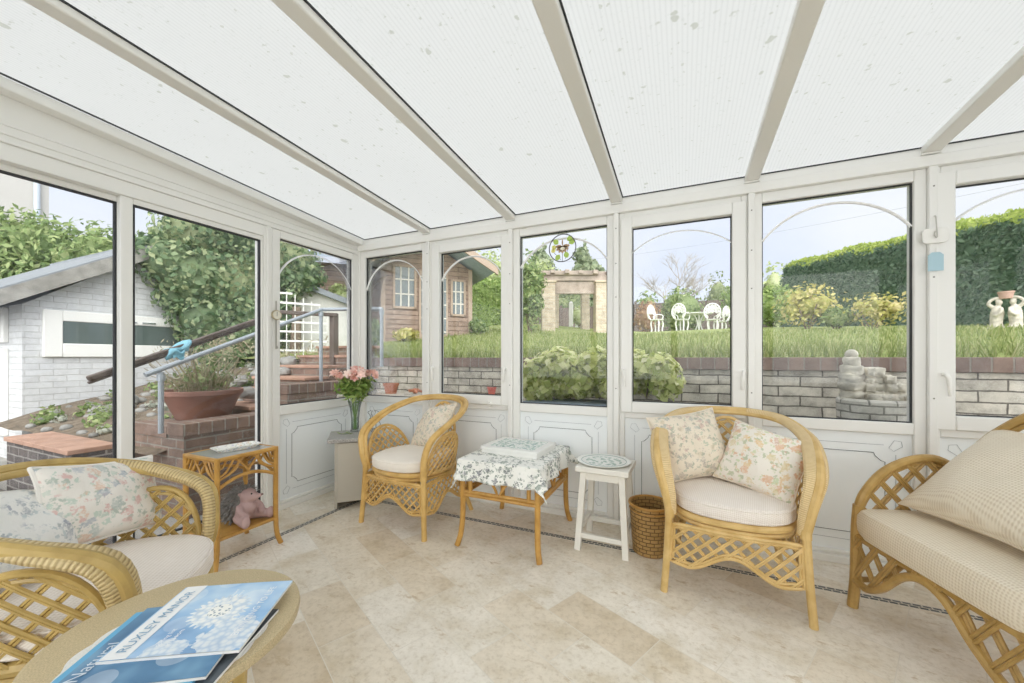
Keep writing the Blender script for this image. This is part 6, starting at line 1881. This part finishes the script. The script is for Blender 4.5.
for (a, b, c, e) in ((w0, w0 + .17, wz0, wz1), (w1 - .10, w1, wz0, wz1), (w0 + .17, w1 - .10, wz0, wz0 + .18), (w0 + .17, w1 - .10, wz1 - .14, wz1)):
    q0_, q1_ = G(a, c, -.05), G(b, e, .02); fr.box(q1_.x, q0_.x, q0_.y, q1_.y, q0_.z, q1_.z)
wf = fr.build('window', UPVC, gr, bevel=.01)
g = MB(); a, b = G(w0 + .16, wz0 + .17, -.035), G(w1 - .09, wz1 - .13, -.025); g.box(b.x, a.x, a.y, b.y, a.z, b.z); g.build('pane', plain('dark_garage_glass', (.10, .13, .12), .08), wf, smooth=0)
for yy in (w0 + .75, w1 - .6):
    g = MB(); a, b = G(yy, wz1 - .11, -.07), G(yy + .16, wz1 - .09, -.05); g.box(b.x, a.x, a.y, b.y, a.z, b.z); g.build('window_catch', CHROME, wf)
# return wall with narrow window
fr = MB(); fr.box(-1.3, -.42, -.05, .0, .30, 1.42); fr.box(-1.3, -.42, -.05, 0, 1.50, 1.95); sw = fr.build('window', UPVC, gr, bevel=.01); g = MB(); g.box(-1.2, -.52, -.06, -.05, .40, 1.34); g.box(-1.2, -.52, -.06, -.05, 1.56, 1.88); g.build('pane', SHGL, sw, smooth=0)
m = MB(); m.tube([(-4.6, -.40, za_ + .10), (.2, -.40, za_ + .08)], .055, 8); m.build('gutter', GREYTIMBER, gr)

# second white outbuilding with low sloping roof behind the trellis
lo = empty('lean_to', tuple(at(316, 340, 7.4) * [1, 1, 0] + [0, 0, .9]), 0, 'white rendered lean-to with a sloping edge behind the trellis', 'outbuilding')
P0 = Vector(lo.location)
def LX(px, py, dpt=7.4): return Vector(at(px, py, dpt)) - P0
a0, a1, b1, b0 = LX(277, 277, 7.2), LX(362, 310, 7.6), LX(362, 352, 7.6), LX(277, 352, 7.2)
bk = Vector((-.9, .5, 0))
m = MB(); m.v = [a0, a1, b1, b0, a0 + bk, a1 + bk, b1 + bk, b0 + bk]
for f in ((0, 3, 2, 1), (4, 5, 6, 7), (0, 1, 5, 4), (1, 2, 6, 5), (2, 3, 7, 6), (3, 0, 4, 7)): m.face(list(f))
m.build('rendered_wall', plain('white_render', (.66, .65, .62), .85, var=.05), lo, smooth=0)
m = MB(); m.beam(a0 + Vector((.06, -.05, .04)), a1 + Vector((.06, -.05, .04)), .16, .10); m.build('roof_edge', SLATEROOF, lo)

# white trellis
tl = empty('trellis', (0, 0, 0), 0, 'white square trellis panel at the top of the steps', 'trellis')
m = MB(); T0, T1 = at(278, 352, 6.0), at(327, 352, 6.4)
zt0, zt1 = at(278, 288, 6.0)[2], at(327, 308, 6.4)[2]; zl = .95
def TP(f, z): return Vector((T0[0] + (T1[0] - T0[0]) * f, T0[1] + (T1[1] - T0[1]) * f, z))
dirn = (TP(1, 0) - TP(0, 0)).normalized(); L_ = (TP(1, 0) - TP(0, 0)).length
for i in range(7):
    f = i / 6; m.beam(TP(f, zl), TP(f, zt0 + (zt1 - zt0) * f), .03, .012, up=dirn)
for i in range(8):
    z = zl + .12 + i * .15
    fm = 1 if z < zt1 else (zt0 - z) / (zt0 - zt1)
    if fm > .05: m.beam(TP(0, z) + Vector((.012, -.012, 0)), TP(min(1, fm), z) + Vector((.012, -.012, 0)), .012, .03)
m.build('trellis_laths', plain('white_painted_lath', (.80, .79, .76), .6), tl)

# galvanised handrail up the steps
hr = empty('handrail', (0, 0, 0), 0, 'grey tubular handrail rising beside the steps', 'handrail')
A = on_x(145, 375, -3.8); B = on_x(322, 309.5, -3.8); Cc = at(381.6, 309.5, 4.35)
B = np.array([-3.8, B[1], B[2]]); Cc[2] = B[2]
m = MB(); m.tube([A, A + (B - A) * .97, B, B + (Cc - B) * .04, Cc - np.array([.03, 0, 0]), Cc, Cc - np.array([0, 0, .05])], .021, 10); m.build('rail', GALV, hr)
for q, zz_ in ((on_x(161, 372, -3.8), .50), (on_x(321, 310, -3.8), .80), (Cc, 1.0)):
    m = MB(); m.tube([(q[0], q[1], zz_), (q[0], q[1], q[2])], .0195, 10); m.lathe([(.027, -.05), (.027, .0)], 10, (q[0], q[1], q[2] - .02)); m.build('rail_post', GALV, hr)
th_ = empty('timber_handrail', (0, 0, 0), 0, 'dark brown handrail sloping across the sliding door view', 'handrail')
A = on_x(88, 379, -3.42); B = on_x(276, 313.5, -3.42); Cc = at(337, 315, 5.0)
m = MB(); m.beam(A, B, .05, .034); m.beam(A + np.array([0, 0, -.026]), B + np.array([0, 0, -.026]), .036, .018); m.build('rail', BROWNTIMBER, th_, bevel=.008)
m = MB(); m.beam(at(278, 312, 4.6), Cc, .055, .045); m.build('rail', BROWNTIMBER, th_, bevel=.008)
q = at(334, 315, 5.0); m = MB(); m.box(q[0] - .04, q[0] + .04, q[1] - .04, q[1] + .04, .9, q[2] + .02); m.build('rail_post', BROWNTIMBER, th_, bevel=.006)
q = A + (B - A) * .12; m = MB(); m.box(q[0] - .025, q[0] + .025, q[1] - .025, q[1] + .025, -.2, q[2] - .04); m.build('rail_post', BROWNTIMBER, th_)
q = A + (B - A) * .38
m = MB(); m.grid(lambda u, v: (q[0] + (.034 + .008 * math.sin(v * 9)) * math.cos(6.283 * u), q[1] - .07 + .14 * v + .010 * math.sin(u * 12), q[2] + (.034 + .008 * math.sin(v * 7 + u * 9)) * math.sin(6.283 * u) - .012 + (.14 * v - .07) * .55), 18, 10, cu=True)
m.grid(lambda u, v: (q[0] + .036 + .006 * math.sin(v * 8), q[1] - .04 + .07 * u, q[2] - .02 - .06 * v + .012 * math.sin(u * 7)), 5, 5)
ob = m.build('blue_cloth', plain('pale_blue_rag', (.28, .58, .72), .8), smooth=180); md = ob.modifiers.new('thickness', 'SOLIDIFY'); md.thickness = .004
tag(ob, 'pale blue cloth tied round the brown handrail', 'cloth')

# brick planters, rockery and steps
bp_ = empty('brick_planter', (0, 0, 0), 0, 'brown brick planter wall topped with soldier bricks beside the steps', 'planter')
m = MB(); m.box(-3.86, -3.64, 1.74, 2.62, -.2, .47); m.box(-3.86, -3.64, 2.62, 3.6, -.2, .73); m.box(-4.42, -3.86, 1.74, 1.94, -.2, .44); m.build('brick_wall', REDBRICK, bp_, smooth=0)
m = MB(); m.box(-3.87, -3.63, 1.73, 2.61, .47, .57); m.box(-3.87, -3.63, 2.61, 3.6, .73, .83); m.box(-4.43, -3.872, 1.73, 1.95, .44, .54); m.build('brick_coping', SOLDIER, bp_, bevel=.006)
m = MB(); m.box(-4.42, -3.86, 1.94, 2.7, -.2, .53); m.build('soil', SOIL, bp_)
lp = empty('low_planter', (0, 0, 0), 0, 'low dark brick planter edge with terracotta coping tiles', 'planter')
m = MB(); m.box(-5.75, -4.42, 1.36, 1.62, -.2, .33); m.build('brick_wall', DARKBRICK, lp, smooth=0)
m = MB()
for k in range(6): x = -5.75 + .223 * k; m.box(x, x + .217, 1.34, 1.64, .33, .37)
m.build('coping_tiles', TERRATILE, lp, bevel=.006)
tag(MB().box(-7.4, -2.95, -1.5, 1.28, -.2, -.06).build('brick_path', DARKBRICK, bevel=.01), 'dark brick path beside the sliding door', 'path', kind='structure')
# steps
stp = empty('garden_steps', (0, 0, 0), 0, 'brick steps with terracotta treads climbing to the lawn', 'steps')
for k in range(6):
    y0_, zt_ = 2.42 + .30 * k, .585 + .13 * k
    m = MB(); m.box(-4.80, -3.885, y0_, y0_ + .32, -.2, zt_); m.build('riser', REDBRICK, stp, smooth=0)
    m = MB(); m.box(-4.82, -3.88, y0_ - .02, y0_ + .30, zt_, zt_ + .035); m.build('tread', TERRATILE, stp, bevel=.006)
# terracotta bowl with dry plant
q = on_z(200, 414, .605)
bw_ = empty('bowl_planter', (-4.13, 2.13, .53), 0, 'large weathered terracotta bowl with a straggly plant', 'planter')
m = MB(); m.lathe([(.001, 0), (.19, 0), (.205, .02), (.285, .21), (.31, .235), (.312, .27), (.295, .275), (.27, .24), (.001, .235)], 40); m.build('bowl_body', OLDTERRA, bw_)
MB().lathe([(.001, .24), (.272, .245), (.2, .265), (.001, .275)], 24).build('soil', SOIL, bw_)
m = MB(); rg = random.Random(8)
for k in range(150):
    a = rg.uniform(0, 6.28); r = rg.uniform(0, .2); e = Vector((r * math.cos(a) * 1.9 + rg.gauss(0, .05), r * math.sin(a) * 1.9 + rg.gauss(0, .05), .28 + rg.uniform(.05, .30)))
    m.tube(spline([(r * math.cos(a), r * math.sin(a), .24), (r * 1.2 * math.cos(a), r * 1.2 * math.sin(a), .34), e], 4), .0035, 4)
m.build('dry_stems', DRYLEAF, bw_)
leaf_cloud('foliage', OLIVELEAF, [((0, 0, .36), (.28, .28, .14)), ((-.1, .1, .42), (.2, .2, .14))], 500, .022, 6, bw_, core=0, shell=.9)
# rockery
rk = random.Random(21)
spots = [(112, 409, 4.6), (96, 420, 4.5), (128, 401, 4.7), (249, 393, 4.1), (240, 380, 4.9), (262, 374, 5.0), (222, 376, 5.4), (288, 362, 5.2), (282, 372, 4.9)]
names = ['flat grey stone above the terracotta coping', 'grey stone low on the bank beside the white wall', 'upper grey stone on the bank beside the white wall', 'pale stone by the right side of the bowl', 'grey stone up behind the bowl', 'mossy grey stone by the door edge', 'rear stone under the ivy', 'upper stone beside the garden steps', 'lower stone beside the garden steps']
for i, (px, py, dpt) in enumerate(spots):
    p = at(px, py, dpt); m = MB(); r = rk.uniform(.07, .12)
    def fnr(u, v, r=r, sd=i):
        a, t = 6.283 * u, math.pi * (v * .998 + .001)
        d = Vector((math.sin(t) * math.cos(a), math.sin(t) * math.sin(a), -math.cos(t)))
        k = 1 + .35 * noise.noise(d * 1.6 + Vector((sd * 3.1, 0, 0))) + .12 * noise.noise(d * 4.5 + Vector((0, sd, 0)))
        return d * r * k * Vector((1.25, 1.0, .75)).length * .6 if False else Vector((d.x * 1.3, d.y, d.z * .75)) * r * k
    m.grid(fnr, 18, 12, cu=True); ob = m.build('rockery_stone', ROCK, smooth=50); ob.location = p
    tag(ob, names[i], 'stone')
# bank of soil under the rockery and ivy
bs = empty('planted_bank', (0, 0, 0), 0, 'sloping planted bank between the white wall and the steps', 'bank')
def bank(u, v):
    y = 1.64 + 5.2 * v; x = -7.45 + 3.57 * u
    z = min(.32 + .27 * max(0, y - 1.66), 1.25) + .04 * noise.noise(Vector((x * 1.7, y * 1.7, 0)))
    if x > -4.9 and y < 3.9: z = min(z, .50)
    return (x, y, z)
m = MB(); m.grid(bank, 30, 40); m.build('soil', SOIL, bs)
bl = []
for _ in range(60):
    x_, y_ = -7.2 + rk.uniform(0, 2.6), 1.8 + rk.uniform(0, 2.4); r_ = rk.uniform(.05, .15); bl.append(((x_, y_, .34 + .27 * (y_ - 1.66)), (r_, r_, r_ * .7)))
leaf_cloud('ground_cover', MIDLEAF, bl[:38], 2200, .026, 33, bs, core=.4, shell=.9)
leaf_cloud('silver_ground_cover', SILVERLEAF, bl[38:], 1300, .022, 35, bs, core=.4, shell=.9)
m = MB()
for _ in range(90):
    x_, y_ = -7.3 + rk.uniform(0, 3.0), 1.7 + rk.uniform(0, 2.6); r_ = rk.uniform(.02, .06); m.ball((x_, y_, .33 + .27 * (y_ - 1.66)), (r_ * 1.3, r_, r_ * .7), 8, 6)
m.build('rubble', ROCK, bs, smooth=60)
bl = [((-6.2 + rk.uniform(-.6, 1.8), 2.9 + rk.uniform(0, 2.2), 1.0 + rk.uniform(-.1, .35)), (.28, .28, .22)) for _ in range(14)]
leaf_cloud('dry_growth', DRYLEAF, bl, 1300, .035, 34, bs, core=0, shell=.95, aspect=.2)

# ivy over the garage corner
ivy = empty('ivy_mass', (GX + .3, gy(215), 0), 0, 'huge ivy mass smothering the right half of the white gable', 'ivy')
bl = []
for (px, py, rr, d_) in ((175, 262, .55, 0), (205, 235, .75, 0), (240, 235, .85, .2), (205, 280, .75, .1), (240, 285, .9, .2), (270, 265, .8, .4), (215, 320, .65, .2), (245, 330, .75, .3), (225, 355, .45, .4), (262, 318, .7, .5), (150, 250, .32, -.1), (285, 262, .7, .6), (300, 275, .5, .8), (180, 300, .35, .0)):
    p = on_x(px, py, GX + .15 + d_) - np.array(ivy.location)
    bl.append((tuple(p), (rr * .75, rr, rr * .85)))
leaf_cloud('foliage', IVY, bl, 15000, .05, 41, ivy, core=.75, shell=.35, spread=.6)
m = MB()
for k in range(5): m.tube(spline([(-.28, .25 * k - .1, .7), (-.25, .25 * k, 1.3), (-.2, .22 * k + .1, 2.1)], 8), .03, 6)
m.build('stems', BARK, ivy)
# tall hedge behind the garage, and foliage behind the lean-to
hx0 = at(-60, 200, 10.5); hx1 = at(150, 235, 12.5)
bl = []
for k in range(12):
    f = k / 11; px = -70 + 230 * f; top_ = 198 + 42 * f + 6 * math.sin(k * 2.1)
    p = at(px, top_, 11.5 + 1.2 * f); r = 1.35
    bl += [((p[0], p[1], p[2] - 1.0), (1.0, 1.0, 1.1)), ((p[0] + .2, p[1], p[2] - 2.6), (1.1, 1.1, 1.4)), ((p[0], p[1], p[2] - 4.3), (1.1, 1.1, 1.4))]
bh = empty('boundary_hedge', (0, 0, 0), 0, 'tall loose green hedge rising behind the white outbuilding roof', 'hedge')
leaf_cloud('foliage', MIDLEAF, bl, 22000, .11, 43, bh, core=.55, shell=.55, aspect=.42)
m = MB()
for k in range(6):
    p = at(-50 + 36 * k, 300, 12); m.tube([(p[0], p[1], -.3), (p[0], p[1], 2.6)], .06, 6)
m.build('stems', BARK, bh)
def tree_at(name, px, py, dpt, blobs_px, mat, n, size, seed, label, core=.6, shell=.7):
    p = at(px, py, dpt); o = empty(name, (p[0], p[1], 0.4), 0, label, 'tree')
    bl = []
    for bx, by, br in blobs_px:
        q = at(bx, by, dpt) - np.array(o.location); r = hpx(br, dpt); bl.append((tuple(q), (r, r, r * .85)))
    leaf_cloud('foliage', mat, bl, n, size, seed, o, core=core, shell=shell)
    zt = max(b[0][2] for b in bl); MB().tube([(0, 0, -.6), (.1, 0, zt * .8)], [.14, .07], 8).build('trunk', BARK, o)
tree_at('garden_tree', 300, 320, 10.5, [(286, 268, 16), (300, 256, 13), (292, 288, 14), (278, 250, 14), (306, 284, 9)], PALELEAF, 2200, .06, 47, 'yellow green tree behind the lean-to and summerhouse', core=.5)
tree_at('small_shrub', 293, 300, 6.9, [(291, 296, 8), (289, 308, 6), (296, 287, 6), (287, 285, 7)], IVY, 500, .04, 48, 'ivy trail hanging at the left of the trellis', core=0)
tree_at('bright_plant', 338, 300, 7.9, [(338, 291, 9), (345, 296, 6), (330, 298, 5)], PALELEAF, 260, .05, 49, 'bright leafy plant above the sloping white edge', core=0)
# neighbour's roughcast house with drainpipe
HX = -24.0; hy1 = float(on_x(49, 200, HX)[1])
nh = empty('neighbour_house', (HX, hy1, -.2), RAD(90), 'roughcast house end with a drainpipe at the far upper left', 'house')
m = MB(); m.box(-9, 0, 0, 6, 0, 14); m.build('rendered_wall', ROUGHCAST, nh, smooth=0)
dp_ = float(on_x(36, 200, HX)[1]) - hy1
m = MB(); m.tube([(dp_, -.09, 0), (dp_, -.09, 13.9)], .09, 10); m.build('drainpipe', plain('grey_drainpipe', (.50, .55, .60), .5), nh)
m = MB(); m.box(-9.3, .3, -.3, 6.3, 14, 14.2); m.build('roof_slope', SLATEROOF, nh)
# overhead line
wl0, wl1 = at(560, 262, 30), at(1010, 186, 12)
m = MB(); m.tube([Vector(wl0).lerp(Vector(wl1), t) - Vector((0, 0, .35 * 4 * t * (1 - t))) for t in np.linspace(-.4, 1.3, 30)], .007, 5)
tag(m.build('overhead_cable', plain('grey_cable', (.40, .40, .42), .6)), 'thin overhead cable crossing the sky beyond the windows', 'cable')
